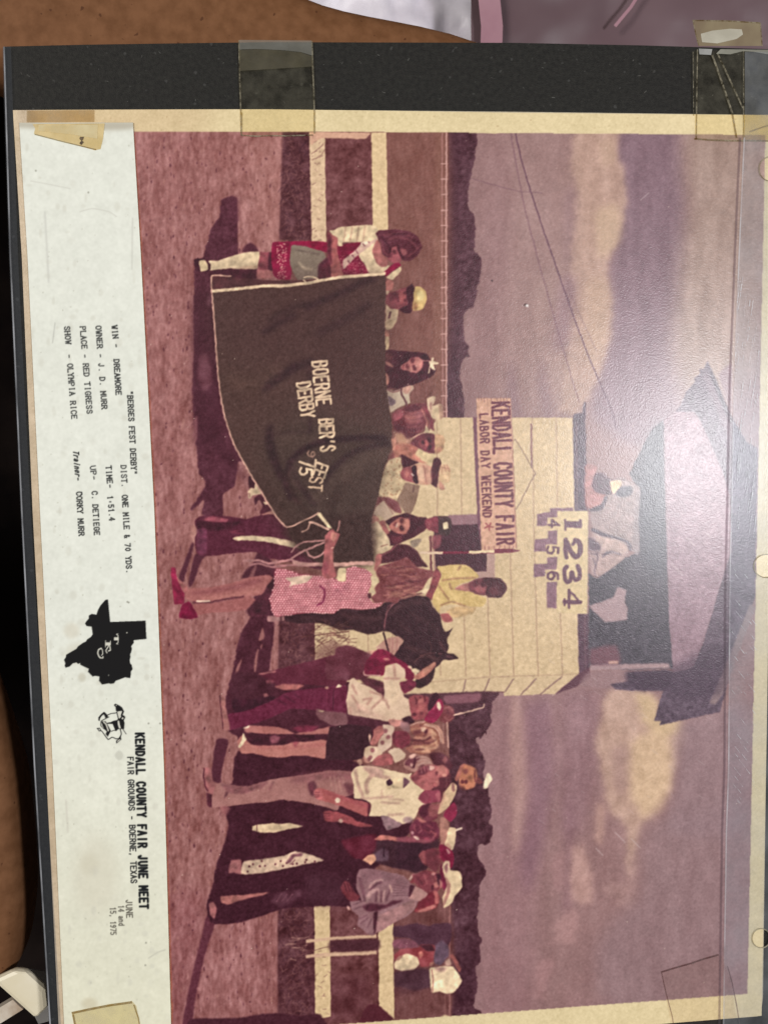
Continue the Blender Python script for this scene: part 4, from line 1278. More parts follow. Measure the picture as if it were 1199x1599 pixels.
for k in range(5):
    L([(800, 490 + k * 26), (960, 520 + k * 18)], (114, 76, 84), 1.6, soft=.6, own=0, a=.7)
for s in ('430,680 540,640', '440,720 545,690', '480,820 560,780', '560,900 600,820', '500,860 570,800'):
    L(s, (112, 72, 82), 2, soft=.8, own=0, a=.7)
S('hand')
P('312,525 340,465 365,455 400,480 440,560 490,600 470,640 400,645 335,580', (116, 54, 62), soft=.9, tex='m8')
for x in (345, 375, 400):
    L([(x, 480), (x + 25, 560)], (76, 32, 42), 1.6, own=0, a=.8)
P('370,690 395,700 400,730 375,720', (206, 160, 150), soft=.8)
S('head')
T(640, 1240, 7.5)
P('0,1045 60,950 180,900 300,920 350,985 362,1100 300,1160 200,1135 60,1045', (140, 72, 78), soft=.9, tex='m8')
P('100,930 200,910 220,980 140,1000', (88, 40, 52), soft=2, a=.7, own=0)
for x, y, r, c in ((270, 935, 3, (204, 130, 124)), (300, 1110, 4, (96, 42, 54)), (290, 1010, 5, (178, 104, 104)), (350, 1050, 4, (172, 110, 106)), (250, 1070, 5, (168, 94, 96)), (330, 960, 4, (80, 34, 46))):
    B(x, y, r, r, c, a=.8)
L('0,1000 40,955 75,945', (216, 176, 164), 3, soft=.7, own=0)
P('360,820 390,850 420,960 420,1150 360,1060 350,950', (108, 34, 58), soft=.9)
T(580, 1399, 6)
P('395,145 480,65 590,-40 640,20 610,110 540,140 430,160', (132, 58, 64), soft=1.)
P('440,150 590,90 600,110 520,145', (200, 128, 120), soft=1, a=.8)
S('hat')
T(400, 1199, 3)
P('870,465 885,440 903,445 906,480 955,488 964,560 930,602 915,635 880,658 872,610 896,545 880,500', (230, 203, 168), soft=.6, h=1)
P('880,500 900,545 878,610 882,650 910,600 915,545', (188, 150, 128), soft=1.6, a=.7, own=0)
P('876,462 892,450 898,480 888,500', (176, 136, 122), soft=1.2, a=.8, own=0)

person('white patterned dress hem between dark legs')
T(310, 1300, 6)
P('300,268 350,262 402,262 400,392 330,378 285,385', (160, 104, 104), soft=.9)
P('425,275 560,258 700,238 800,220 905,180 1080,222 1172,265 1000,302 760,352 560,388 398,392', (212, 182, 158), soft=.7)
for x, y in ((475, 320), (510, 298), (575, 320), (620, 315), (770, 272), (790, 318), (825, 290), (460, 370), (590, 270), (920, 295), (1010, 260), (1090, 275), (720, 300), (1000, 285), (880, 300)):
    B(x, y, 1.8, 1.8, (104, 56, 64), a=.9)
L('840,280 890,220 960,210', (120, 76, 84), 5, soft=.9, own=0)
L('860,300 900,260', (140, 96, 96), 2, own=0)
person('slip of white dress between dark trouser legs')
T(310, 1160, 6)
P('500,785 560,768 700,756 790,762 850,752 985,790 900,802 800,822 700,846 580,842 505,822', (220, 192, 158), soft=.6, h=1)
L('548,770 548,825', (120, 70, 76), 1.2, own=0)
P('200,600 300,610 250,690 240,740', (150, 96, 96), soft=1.6, a=.7)

# ================================================================== figures by the lower fence
person('dark clothed figure sitting by the fence')
T(580, 1399, 6)
P('205,292 300,285 420,258 470,270 540,292 600,262 745,262 750,400 705,480 590,475 440,472 360,405 205,385', (80, 47, 60), soft=1, tex='m4')
P('205,420 300,402 400,428 445,490 330,500 205,490', (124, 76, 88), soft=1)
P('590,480 660,420 720,480 725,560 645,655 580,625', (106, 82, 97), soft=1.2)
person('person with a white bundle leaning over the fence rail')
P('210,560 280,502 430,492 470,462 590,470 580,600 545,660 460,672 430,602 330,560 230,612', (146, 70, 75), soft=1, tex='m9')
P('450,470 560,460 590,520 520,520', (74, 36, 46), soft=1, own=0)
P('440,540 470,520 480,560 455,590', (206, 130, 118), soft=1, own=0)
P('540,640 580,620 570,655 550,665', (206, 140, 126), soft=1, own=0)
P('215,640 250,582 340,545 430,580 445,640 402,692 312,708 225,692', (230, 204, 170), soft=.7)
P('230,600 260,570 300,560 250,610', (170, 116, 108), soft=1, own=0)
person('figure in a white shirt walking by the fence')
P('215,722 310,705 430,685 550,700 565,850 480,880 400,895 280,860 215,850', (76, 45, 55), soft=1.6, tex='m6')
P('540,690 600,672 700,662 760,668 802,720 848,800 820,850 772,910 700,922 640,900 562,905', (234, 208, 174), soft=.7)
L('565,700 575,800 570,900', (170, 110, 104), 1.6, own=0)
P('590,670 700,680 690,710 620,712', (150, 106, 108), soft=2, a=.8, own=0)
P('690,620 730,595 745,650 700,660', (206, 166, 150), soft=.9)
P('738,560 765,555 800,610 838,680 822,722 785,660', (154, 92, 88), soft=.9)
person('pale dome of a hat at the very edge of the picture')
P('632,1165 650,1135 690,1118 735,1135 745,1160', (222, 194, 158), soft=.7)
T()

# ---- second pass over the small heads: features, hair and hat brims
AUTO = .05


def R(s, col, soft=1.0, a=.95):
    P(s, col, soft=soft, a=a, own=0)


T(620, 1160, 7.93)
R('110,220 180,195 205,260 150,300 95,270', (112, 60, 70))
L('218,195 212,250 205,310', (80, 36, 48), 3.4, soft=.7, own=0)
R('140,175 190,140 235,150 200,190 160,195', (226, 182, 166), .8)
R('165,260 195,265 190,305 160,300', (206, 160, 150), .8)
for s in ('240,190 320,170 400,210', '250,230 330,215 420,250', '260,280 340,250 400,260'):
    L(s, (200, 164, 152), 2, soft=.8, own=0, a=.7)
R('255,345 330,300 395,280 400,335 310,410 258,405', (112, 56, 68), 1.2)
for x in (290, 330, 370):
    L([(x, 310 - (x - 290) * .3), (x + 15, 370 - (x - 290) * .3)], (172, 112, 112), 1.6, soft=.6, own=0, a=.8)
R('400,285 450,290 462,320 410,332', (216, 170, 158), .8)
R('180,425 300,405 470,330 560,270 635,345 605,420 490,470 430,520 432,570 340,585 225,505', (172, 102, 102), 1)
R('160,430 260,400 300,440 240,480 190,470', (116, 56, 66), 1.6, .8)
R('480,320 560,278 625,345 595,405 500,390', (188, 124, 116), 1.4, .9)
B(580, 405, 3.5, 2.6, (216, 156, 140), a=.8)
R('515,445 600,420 655,375 668,480 620,585 540,608 430,592 432,570 500,562 535,505', (94, 46, 56), .9)
L('600,430 615,500 600,560', (134, 84, 86), 1.6, soft=.7, own=0, a=.7)
B(470, 520, 3.4, 3.2, (196, 116, 114), a=.8)
B(490, 380, 2.2, 3.6, (96, 44, 54), a=.7)
R('262,692 340,605 425,588 545,602 548,705 515,738 460,705 420,756 350,752', (146, 70, 86), .9)
R('470,640 540,612 545,690 512,732 488,680', (182, 108, 114), 1.2, .8)
L('548,600 556,680 540,740', (88, 38, 52), 2.6, soft=.7, own=0)
R('278,860 320,780 412,756 425,850 350,925 288,912', (82, 36, 50), 1.1)
R('405,772 520,760 560,830 480,900 405,920 385,860', (148, 86, 88), 1.2, .9)
R('582,620 680,498 738,540 722,620 645,780 565,858 498,886 540,760', (222, 188, 154), .7)
R('676,505 708,498 716,590 694,616 672,560', (148, 102, 98), .9)
R('498,886 555,770 600,640 575,640 530,770', (180, 128, 114), 1.4, .8)
R('582,882 700,745 738,800 736,880 690,948 610,930', (136, 46, 72), .9)
R('715,462 785,282 832,264 795,380 748,472', (178, 112, 100), .9)
R('802,330 862,338 862,395 822,380', (130, 74, 72), 1.1, .8)
for x, y in ((806, 490), (852, 480)):
    B(x, y, 2.6, 2.6, (96, 46, 50), a=.85)
L('790,440 860,450 940,440', (150, 92, 80), 1.4, soft=.7, own=0, a=.7)
R('780,520 850,575 820,600 775,560', (100, 52, 54), 1.2, .8)

T(620, 1260, 7.06)
R('200,150 400,170 440,250 390,340 280,335 170,300', (100, 44, 60), 1.4)
R('225,130 335,168 275,182 235,160', (178, 112, 108), .9)
for s, c in (('250,210 270,260 240,290', (150, 86, 94)), ('330,200 390,240', (140, 74, 84)), ('300,260 360,290', (134, 66, 78)), ('370,270 420,300', (174, 96, 100)), ('190,200 200,270', (150, 80, 90))):
    L(s, c, 2.4, soft=.8, own=0, a=.8)
B(172, 292, 1.8, 1.8, (216, 160, 164), a=.8)
R('0,338 180,335 340,372 395,330 412,358 330,402 200,396 0,378', (142, 78, 88), .9)
R('180,322 248,362 212,368', (234, 198, 182), .6)
R('0,404 340,404 455,350 460,450 300,478 240,540 300,640 210,740 100,700 0,680', (60, 31, 43), 1.6, .85)
R('242,540 280,484 335,500 305,622 265,602', (148, 82, 86), .9)
R('305,490 400,460 455,480 472,640 425,722 335,660', (110, 54, 63), 1.1)
R('480,110 542,140 568,240 542,360 505,425 468,420 490,300', (174, 124, 112), .8)
R('566,238 600,232 648,248 640,400 600,486 528,425 548,340', (222, 194, 160), .7)
R('560,400 600,440 585,480 535,425', (186, 142, 124), 1, .8)
R('468,420 528,430 602,485 622,560 602,672 572,640 542,598 512,618 480,560', (124, 34, 61), .8)
R('535,470 560,468 588,500 576,526', (198, 144, 142), .7)
R('556,722 640,708 702,738 712,790 692,920 650,972 612,982 610,1040 560,1100 514,1118 522,1040 572,960 592,850 556,785', (230, 203, 167), .7)
R('536,770 584,850 578,960 534,1060 514,1112 508,1050 540,960 546,860', (166, 116, 108), 1)
R('498,652 530,600 572,600 582,640 576,722 546,762 530,690 518,650', (224, 195, 166), .7)
R('520,662 552,620 562,660 546,742', (146, 96, 100), .9)
R('165,752 300,730 405,750 440,860 440,960 392,932 338,960 230,882', (128, 64, 73), 1.1)
for s, c in (('300,760 330,850', (160, 92, 96)), ('220,780 280,850', (104, 48, 60)), ('380,770 400,830', (150, 84, 90))):
    L(s, c, 3, soft=1, own=0, a=.8)
B(432, 862, 3.6, 4.6, (198, 130, 122), a=.85)
R('400,932 440,940 462,1060 420,1072', (188, 112, 108), 1, .9)
R('440,750 484,780 472,885 440,840', (68, 29, 43), 1)
B(392, 892, 2.4, 4, (82, 35, 47), a=.85)
B(400, 745, 3, 2, (214, 150, 146), a=.8)
R('465,800 502,840 496,892 470,892', (178, 114, 110), 1, .9)
R('240,1050 350,952 392,932 412,1010 402,1080 300,1110 220,1130', (112, 42, 54), 1.1)
R('230,1150 400,1088 424,1100 330,1150 240,1172', (184, 118, 112), .9)
R('190,880 338,962 252,1042 130,1012', (178, 134, 129), .8)
R('150,870 196,880 142,1000 128,980', (76, 37, 49), .8)

T(600, 600, 7.06)
R('222,345 300,320 345,400 245,395', (172, 108, 104), 2, .8)
R('245,255 340,220 425,262 360,300 238,312', (90, 43, 53), 1.4, .85)
R('200,480 300,470 385,500 300,590 235,602', (88, 42, 52), 1.8, .8)
for k in range(9):
    y = 300 + k * 28
    L([(215 + k * 6, y), (320, y + 10), (430 - k * 4, y - 12)], (100, 50, 58) if k % 2 else (152, 92, 90), 1.6, soft=.8, own=0, a=.55)
R('520,285 620,232 632,380 562,392', (224, 196, 160), 1.1, .8)
R('600,230 638,240 634,380 610,380', (178, 134, 116), .9, .8)
R('470,170 500,140 548,132 540,180 505,220 500,300 478,260', (220, 192, 164), .8)
R('500,190 520,210 505,290', (150, 100, 96), 1, .8)
R('362,642 420,592 472,602 482,700 422,705', (130, 68, 74), 1.2, .9)
R('450,612 492,630 482,682 455,672', (180, 104, 102), .9, .9)
for x, y in ((425, 640), (500, 620), (505, 690)):
    B(x, y, 2.6, 3.2, (66, 28, 40), a=.8)
R('575,560 640,580 660,640 590,660', (214, 172, 138), 1.3, .7)
R('360,905 432,890 452,1080 372,1092', (214, 168, 143), .9)
R('372,930 420,920 432,1040 392,1060', (230, 192, 165), 1.2, .8)
R('302,920 350,900 362,1000 374,1090 318,1070', (60, 25, 39), .7)
L('432,900 448,980 455,1075', (148, 96, 90), 1.8, soft=.6, own=0, a=.8)
R('455,900 512,930 522,1080 462,1092', (206, 160, 138), 1.1, .9)
R('180,985 215,940 290,960 290,1040 220,1050', (152, 86, 88), 1, .9)
B(250, 990, 3, 4.6, (190, 122, 114), a=.8)
L('300,990 318,1010', (236, 216, 200), 1.8, soft=.5, own=0)
for s in ('630,900 640,980', '660,890 680,960', '690,890 715,960'):
    L(s, (170, 118, 104), 2, soft=.7, own=0, a=.75)
R('625,980 700,960 715,1070 630,1080', (226, 194, 156), 1.2, .7)

T(620, 1060, 7.93)
R('140,232 260,210 385,228 392,360 345,470 240,492 188,400', (148, 79, 83), .9)
for s in ('225,230 240,265 238,310', '330,218 345,250 340,280', '285,225 290,250'):
    L(s, (92, 40, 51), 2.6, soft=.7, own=0, a=.85)
R('262,262 320,238 325,290 272,302', (192, 120, 114), .9, .85)
R('280,305 352,330 312,425 250,402', (178, 104, 102), 1.3, .85)
R('345,250 388,240 390,330 355,300', (120, 56, 66), 1.1, .8)
B(212, 442, 3.6, 3, (82, 35, 45), a=.85)
B(300, 430, 3, 3, (116, 54, 64), a=.8)
R('348,492 430,370 542,250 574,320 562,420 472,532 390,548', (140, 43, 74), .8)
L('440,380 500,290', (190, 100, 116), 2, soft=.7, own=0, a=.8)
R('490,302 525,290 547,360 522,396 494,350', (236, 211, 184), .7)
R('378,342 450,190 512,190 518,240 430,360 388,392', (64, 28, 41), .8)
for s, c in (('590,370 640,350 690,390', (160, 104, 104)), ('600,430 650,420 690,450', (104, 54, 62)), ('590,480 640,520 690,490', (158, 100, 100)), ('620,390 640,450', (96, 48, 58))):
    L(s, c, 2.4, soft=.8, own=0, a=.8)
R('300,600 362,610 340,662 300,642', (228, 190, 166), .8)
R('332,652 382,620 372,672 342,684', (82, 37, 47), .8)
R('190,640 290,620 300,680 210,700', (96, 46, 56), 1.6, .7)
L('402,640 392,705 330,742 230,732', (190, 136, 118), 4.6, soft=1, own=0, a=.9)
L('180,765 330,772 425,722', (94, 46, 53), 2.8, soft=.9, own=0, a=.85)
for s in ('430,700 470,760 500,830', '300,850 380,870 480,850', '420,640 480,700', '320,900 400,910'):
    L(s, (224, 178, 148), 4, soft=1.2, own=0, a=.75)
for s in ('120,830 200,810 300,815', '330,800 420,790 480,760', '240,880 330,880', '110,760 180,760'):
    L(s, (98, 48, 56), 2.4, soft=1, own=0, a=.7)
L('350,575 455,600 520,660 545,780', (202, 158, 140), 3, soft=.7, own=0)

T(900, 700, 6.35)
R('135,640 260,620 310,480 420,480 560,385 612,405 612,1050 560,1000 500,905 380,880 170,800', (162, 140, 139), 1.1)
R('95,165 205,180 185,260 150,380 190,440 262,440 272,500 240,560 150,592 98,560', (170, 120, 118), 1)
R('178,262 230,238 282,300 330,310 342,400 352,452 300,462 190,432 148,370', (90, 60, 74), .9)
R('150,592 240,560 282,480 312,482 272,590 220,622 150,622', (82, 66, 78), .9)
R('330,330 432,330 442,360 380,452 350,430', (226, 198, 160), .8)
R('388,442 440,390 540,378 562,430 500,482 410,476', (94, 88, 98), 1)
L('320,312 400,306 480,312', (110, 86, 96), 1.8, soft=.8, own=0, a=.8)
R('600,380 625,500 610,620 630,760 612,900 640,1000 610,1060 560,980', (112, 104, 112), 2, .35)
L('168,808 250,848 350,880', (86, 72, 84), 5, soft=.9, own=0)
L('350,880 430,900 505,930 540,975', (92, 82, 94), 3.6, soft=.9, own=0)
R('190,872 360,890 480,935 512,1000 440,1062 330,1030 240,962', (182, 156, 148), 1.2, .9)
R('240,1092 465,1068 380,1165 200,1275 190,1200', (178, 150, 145), 1.2, .9)
R('118,890 172,900 242,970 220,1012 130,1012', (88, 66, 80), 1.2, .9)
L('280,1060 340,1025 440,1055', (96, 82, 94), 2.6, soft=.9, own=0, a=.85)
L('180,1010 210,1090 180,1200 190,1270', (96, 76, 88), 2.2, soft=.8, own=0, a=.8)
L('260,1080 300,1030', (100, 84, 94), 2.4, soft=.8, own=0, a=.8)
T()
T(600, 840, 6)
for s, w, a_ in (('60,700 150,640 280,600 380,610', 7, .5), ('250,700 330,760 420,800 500,860', 6, .4), ('420,600 470,680 520,780', 4, .45), ('120,760 180,840 240,880', 6, .35)):
    L(s, (90, 60, 62), w, soft=2.4, own=0, a=a_)
T(540, 1000, 6)
for s, w, a_ in (('600,60 680,100 760,110', 6, .45), ('560,140 600,190 680,220', 5, .4), ('760,150 830,180 880,160', 4, .5), ('900,40 930,90', 3, .5)):
    L(s, (94, 62, 64), w, soft=1.8, own=0, a=a_)
L('640,210 700,150 790,120 900,130', (112, 74, 74), 1.6, soft=.6, own=0, a=.7)
L('790,120 800,60 780,10', (112, 74, 74), 1.4, soft=.6, own=0, a=.6)
B(845, 120, 2.4, 1.8, (28, 12, 18), a=.9)
B(842, 118, .9, .9, (170, 140, 140), a=.8)
T(420, 860, 6)
for s, w, a_ in (('300,630 420,630 520,650', 4, .5), ('700,600 820,620 960,640 1060,620', 7, .4), ('640,690 760,720 860,740', 4, .4)):
    L(s, (90, 58, 60), w, soft=1.8, own=0, a=a_)
T()
AUTO = 0.

# everything in the image gets the softness of an old enlargement, its grain and a few specks
AUTO = 0.
CAN *= (1 + .012 * N_FINE + .008 * N_MID)[..., None]
WX = N_FINE * .2 + noise(3.2, 3.2) * .2
WY = noise(1.6, 1.6) * .2 + noise(3.2, 3.2) * .2
gy, gx = np.mgrid[0:CH, 0:CW].astype(np.float32)
sx = np.clip(gx + WX, 0, CW - 1.01)
sy = np.clip(gy + WY, 0, CH - 1.01)
i_, j_ = sx.astype(int), sy.astype(int)
fx_, fy_ = (sx - i_)[..., None], (sy - j_)[..., None]
CAN = ((CAN[j_, i_] * (1 - fx_) + CAN[j_, i_ + 1] * fx_) * (1 - fy_) + (CAN[j_ + 1, i_] * (1 - fx_) + CAN[j_ + 1, i_ + 1] * fx_) * fy_).astype(np.float32)
lum_ = CAN.mean(2, keepdims=True)
CAN = (lum_ + (CAN - lum_) * 1.05) * 1.02 - 4.5
CAN[:] = blur(CAN, .55)
CAN += .5 * (CAN - blur(CAN, 1.5))
for _ in range(150):
    x, y = rng.uniform(230, 1180), rng.uniform(210, 1580)
    B(x, y, .8, .8, (236, 216, 196), a=rng.uniform(.3, .8))
B(821, 476, 3, 2.4, (70, 50, 50), a=.8)
B(823, 477, 2.2, 2, (250, 245, 240), a=.95)
B(768, 438, 1.5, 1.5, (60, 40, 46), a=.9)

# the border keeps its own colour outside the image area
_m = CAN.copy()
_i = IDM.copy()
CAN[:] = BORDER
cur = 0
IDM[:] = 0
_keep_can, _keep_id = CAN, IDM
MASK = np.zeros((CH, CW, 3), np.float32)
CAN = MASK
H(IMG, (1, 1, 1), soft=.5, own=0)
CAN = BORDER * (1 - MASK) + _m * MASK
IDM = np.where(MASK[..., 0] > .5, _i, 0)
# surface scratches and rubs in the emulsion
T()
for _ in range(70):
    x, y = rng.uniform(830, 1130), rng.uniform(560, 1300)
    l = rng.uniform(4, 14)
    L([(x, y), (x + l * .75, y + l * .55)], (206, 190, 190), .8, soft=.4, a=rng.uniform(.15, .5), own=0)
for x, y, l in ((1000, 312, 16), (1048, 880, 22), (1072, 840, 16), (1100, 830, 12), (930, 1325, 14), (960, 1300, 20), (985, 1310, 18)):
    L([(x, y), (x + l * .8, y - l * .7 if y < 400 else y + l * .8)], (214, 196, 194), 1.2, soft=.5, a=.6, own=0)
CAN += (N_GRAIN * 3.4 + N_FINE * .3)[..., None] * np.array([1, .95, .95], np.float32)
PRINT_CAN, PRINT_ID, PRINT_IDS = CAN, IDM, IDS

# ================================================================== THE CAPTION CARD (same lay-out sheet, own canvas)
CAN = np.empty((CH, CW, 3), np.float32)
CAN[:] = (229, 231, 220)
IDM = np.zeros((CH, CW), np.int32)
IDS = [('card_face', None, -1)]
cur = 0
CAN += (N_FINE * 1.8 + N_MID * 1.4 + N_BIG * 1.2)[..., None]
ramp = np.clip((np.arange(CH) - 1000) / 600., 0, 1)[:, None, None]
CAN += ramp * np.array([-3, -7, -19], np.float32)
B(150, 1370, 34, 60, (212, 206, 186), a=.45)
B(140, 1350, 14, 16, (202, 196, 174), a=.35)
B(120, 1020, 18, 16, (205, 200, 182), a=.5)
B(112, 985, 12, 12, (212, 206, 188), a=.6)
B(128, 1058, 6, 7, (198, 194, 176), a=.7)
B(60, 1420, 30, 120, (214, 210, 192), a=.4)
B(140, 1568, 12, 9, (196, 184, 154), a=.45)
P('30,189 207,189 207,200 172,203 30,199', (176, 168, 150), soft=3, a=.75, own=0)  # shade along the card's top edge, painted into its colour
L('48,282 80,288 110,294', (196, 194, 184), 1, soft=.5, a=.8, own=0)
L('125,330 145,325 170,330 182,338', (200, 198, 188), 1.2, soft=.5, a=.8, own=0)
L('70,330 74,400 76,440', (202, 202, 194), 2.5, soft=1, a=.8, own=0)
L('207,340 206,420', (196, 196, 186), 2, soft=.8, a=.7, own=0)
L('86,504 82,535', (186, 186, 178), 1.6, soft=.6, a=.9, own=0)
L('103,1250 106,1300', (206, 202, 188), 2.5, soft=1, a=.8, own=0)
L('232,1497 246,1488 258,1484', (190, 188, 174), 1.6, soft=.6, a=.8, own=0)
B(186, 1180, 6, 7, (204, 204, 190), a=.9, soft=.2)
L('178,1180 186,1188 194,1181 186,1172 178,1180', (212, 212, 200), 1.4, soft=.6, a=.8, own=0)
for x, y in ((228, 1473), (227, 1508), (138, 300), (199, 940), (201, 941), (232, 1130), (56, 266), (250, 1130)):
    B(x, y, 1.5, 1.5, (140, 138, 126), a=.7)
for _ in range(520):
    x, y = rng.uniform(32, 262), rng.uniform(200, 1600)
    if rng.random() < .5:
        B(x, y, rng.uniform(.6, 1.5), rng.uniform(.6, 1.5), (170, 168, 152), a=rng.uniform(.1, .5))
    else:
        B(x, y, rng.uniform(2, 6), rng.uniform(2, 8), (204, 202, 188), a=rng.uniform(.1, .4))
TY1 = (46, 47, 47)
K = dict(serif=.14, fill=.66, soft=.28)


def typed(s, p0, p1, h=8.0, w=1.75, **k):
    I('typed_line')
    kk = dict(K)
    kk.update(k)
    text(s, p0, p1, h, w, TY1, **kk)


typed('WIN -', (174.5, 507.5), (178.2, 543.5))
typed('DREAMORE', (177.8, 560.5), (181.5, 617.5))
typed('OWNER - J. D. MURR', (149.6, 508), (159.4, 639.5), a=.93)
typed('PLACE - RED TIGRESS', (125.2, 509), (136.2, 646.8), a=.9)
typed('SHOW  - OLYMPIA RICE', (100.6, 509), (112.2, 654.8), a=.9)
typed('"BERGES FEST DERBY"', (199, 610), (205.6, 741.5))
typed('DIST.', (188.8, 726), (190.8, 761.5), a=.85)
typed('ONE MILE & 70 YDS.', (190.8, 772.5), (198, 896))
typed('TIME-', (165.4, 727), (168.4, 763))
typed('1:51.4', (168, 774), (171.4, 814))
typed('UP-', (140.8, 727), (143.6, 750.5), a=.9)
typed('C. DETIEGE', (143.6, 766.5), (147.6, 836.5))
typed('Trainer-', (114.5, 703), (118.4, 750), w=1.9, serif=0, slant=.35)
typed('CORKY MURR', (119.4, 767.5), (123.6, 837.5))
L('127.5,768.5 128,772 125,774', TY1, 1.8, soft=.3)
I('heading')
text('KENDALL COUNTY FAIR JUNE MEET', (212, 1144), (218.6, 1421), 12.6, 3.5, (26, 28, 30), fill=.58, soft=.3)
I('place_line')
text('FAIR GROUNDS - BOERNE, TEXAS', (199.2, 1182), (204.8, 1380.5), 8.8, 1.8, (34, 35, 36), fill=.66, soft=.28)
I('date_line')
text('JUNE', (196.8, 1405), (197.8, 1435), 9.2, 1.5, (78, 74, 66), serif=.12, fill=.66)
text('14 and', (185.2, 1414), (185.6, 1447), 8.4, 1.3, (78, 74, 66), serif=.1, fill=.7)
text('15, 1975', (172.2, 1417), (172.8, 1461), 8.6, 1.3, (78, 74, 66), serif=.1, fill=.72)
I('state_emblem')
BK = (24, 23, 24)
T(90, 920, 7.5)
H('560,125 590,122 615,385 1030,370 1040,585 890,600 892,630 880,645 862,670 870,700 862,740 850,760 852,800 845,830 850,870 868,890 878,940 858,965 858,1000 850,1045 790,1035 720,1062 680,1075 660,1105 620,1112 600,1105 520,1120 485,1075 490,1025 440,1018 410,1025 355,970 365,935 300,905 262,885 268,865 240,878 220,862 180,870 140,908 95,922 82,900 90,870 75,830 95,800 100,770 150,740 220,700 240,670 300,628 330,615 345,590 390,560 410,530 405,490 398,440 340,435 320,405 335,380 365,345 365,310 400,290 455,300 475,240 500,195', BK, soft=.35)
S('lettering')
WH = (214, 212, 198)
H('660,565 715,565 715,600 660,600', WH, soft=.35)
L('705,525 690,530 708,545 708,625 690,640 705,645', WH, 1.3, soft=.3, sp=0)
H('560,625 620,625 620,662 560,662', WH, soft=.35)
L('562,605 562,680', WH, 1.2, soft=.3, sp=0)
L('618,610 618,650', WH, 1.2, soft=.3, sp=0)
L('600,662 590,680 565,720 578,748', WH, 1.7, soft=.3)
L('612,670 618,715 595,725', WH, 1.9, soft=.3)
L('510,695 480,710 470,750 485,790 500,805', WH, 2.1, soft=.3)
L('505,695 525,715 528,760 515,775', WH, 1.4, soft=.3)
L('530,790 530,808 500,806', WH, 1.7, soft=.3)
B(812, 512, 1., 1., WH, own=1)
B(597, 1010, 1., 1.2, (150, 150, 140), a=.8)
I('jockey_emblem')
T(140, 1080, 12)
P('458,240 490,232 560,265 608,300 648,380 628,385 600,365 510,380 492,360 485,290 462,270', BK, soft=.3, h=1)
B(500, 262, .8, .8, WH, own=1)
P('165,545 162,490 200,440 262,385 285,390 332,440 350,482 292,502 285,470 262,430 225,462 195,510 188,555', BK, soft=.3, h=1)
L('330,445 400,415 450,410 505,400', BK, 1.2, soft=.3)
L('360,480 240,540 215,560 210,640 260,695', BK, 1.1, soft=.3)
P('318,590 400,575 440,552 520,535 530,510 500,385 520,385 545,500 560,510 590,470 580,450 610,370 645,375 620,440 660,465 668,490 650,525 640,540 655,590 645,700 632,722 600,700 585,712 540,705 500,740 480,735 430,612 320,605', BK, soft=.3, h=1)
P('525,545 555,560 565,620 585,692 550,690 528,620', WH, soft=.35)
P('520,390 600,375 580,440 575,490 545,485', WH, soft=.35)
B(618, 505, 1.5, 1.5, WH, own=1)
P('215,560 300,560 330,610 400,740 340,850 300,800 320,750 250,690 240,640', BK, soft=.3, h=1)
L('265,575 310,620 350,735', WH, 2.2, soft=.4)
P('235,640 265,690 240,680', WH, soft=.4)
L('145,690 180,740 210,735 240,760 345,900 420,858 500,890 555,875 595,800 575,715', BK, 1.3, soft=.3)
L('145,695 185,690 215,740', BK, 1.2, soft=.3)
L('410,750 450,730 500,735', BK, 1., soft=.3)
P('560,850 585,820 592,905 500,980 495,925 540,895', BK, soft=.3, h=1)
P('515,955 520,925 570,895 575,910', WH, soft=.4)
L('635,725 685,800', BK, .9, soft=.3)
T()
CAN[:] = blur(CAN, .3)
CARD_CAN, CARD_ID, CARD_IDS = CAN, IDM, IDS


# ================================================================== materials
def lin(c):
    c = np.clip(np.asarray(c, float) / 255., 0, 1)
    return np.where(c <= .04045, c / 12.92, ((c + .055) / 1.055) ** 2.4)


def new_mat(name):
    m = bpy.data.materials.new(name)
    m.use_nodes = True
    nt = m.node_tree
    return m, nt, nt.nodes['Principled BSDF'], nt.nodes['Material Output']


def node(nt, kind, **k):
    n = nt.nodes.new(kind)
    for a, v in k.items():
        if a in n.inputs.keys():
            n.inputs[a].default_value = v
        else:
            setattr(n, a, v)
    return n


def bump(nt, bsdf, src, strength, dist):
    b = node(nt, 'ShaderNodeBump')
    b.inputs['Strength'].default_value = strength
    b.inputs['Distance'].default_value = dist
    nt.links.new(src, b.inputs['Height'])
    nt.links.new(b.outputs[0], bsdf.inputs['Normal'])


def tc(nt):
    return node(nt, 'ShaderNodeNewGeometry').outputs['Position']


def noise_node(nt, scale, detail=3., rough=.55):
    n = node(nt, 'ShaderNodeTexNoise')
    n.inputs['Scale'].default_value = scale
    n.inputs['Detail'].default_value = detail
    n.inputs['Roughness'].default_value = rough
    nt.links.new(tc(nt), n.inputs['Vector'])
    return n


def ramp_node(nt, src, stops):
    r = node(nt, 'ShaderNodeValToRGB')
    e = r.color_ramp.elements
    while len(e) < len(stops):
        e.new(.5)
    for el, (p, c) in zip(e, stops):
        el.position = p
        el.color = (*c, 1)
    nt.links.new(src, r.inputs[0])
    return r


def attr_mat(name, rough, spec, bscale, bstr, bdist):
    m, nt, b, o = new_mat(name)
    a = node(nt, 'ShaderNodeAttribute', attribute_name='Col')
    nt.links.new(a.outputs['Color'], b.inputs['Base Color'])
    b.inputs['Roughness'].default_value = rough
    b.inputs['Specular IOR Level'].default_value = spec
    n = noise_node(nt, bscale, 0.)
    bump(nt, b, n.outputs[0], bstr, bdist)
    return m


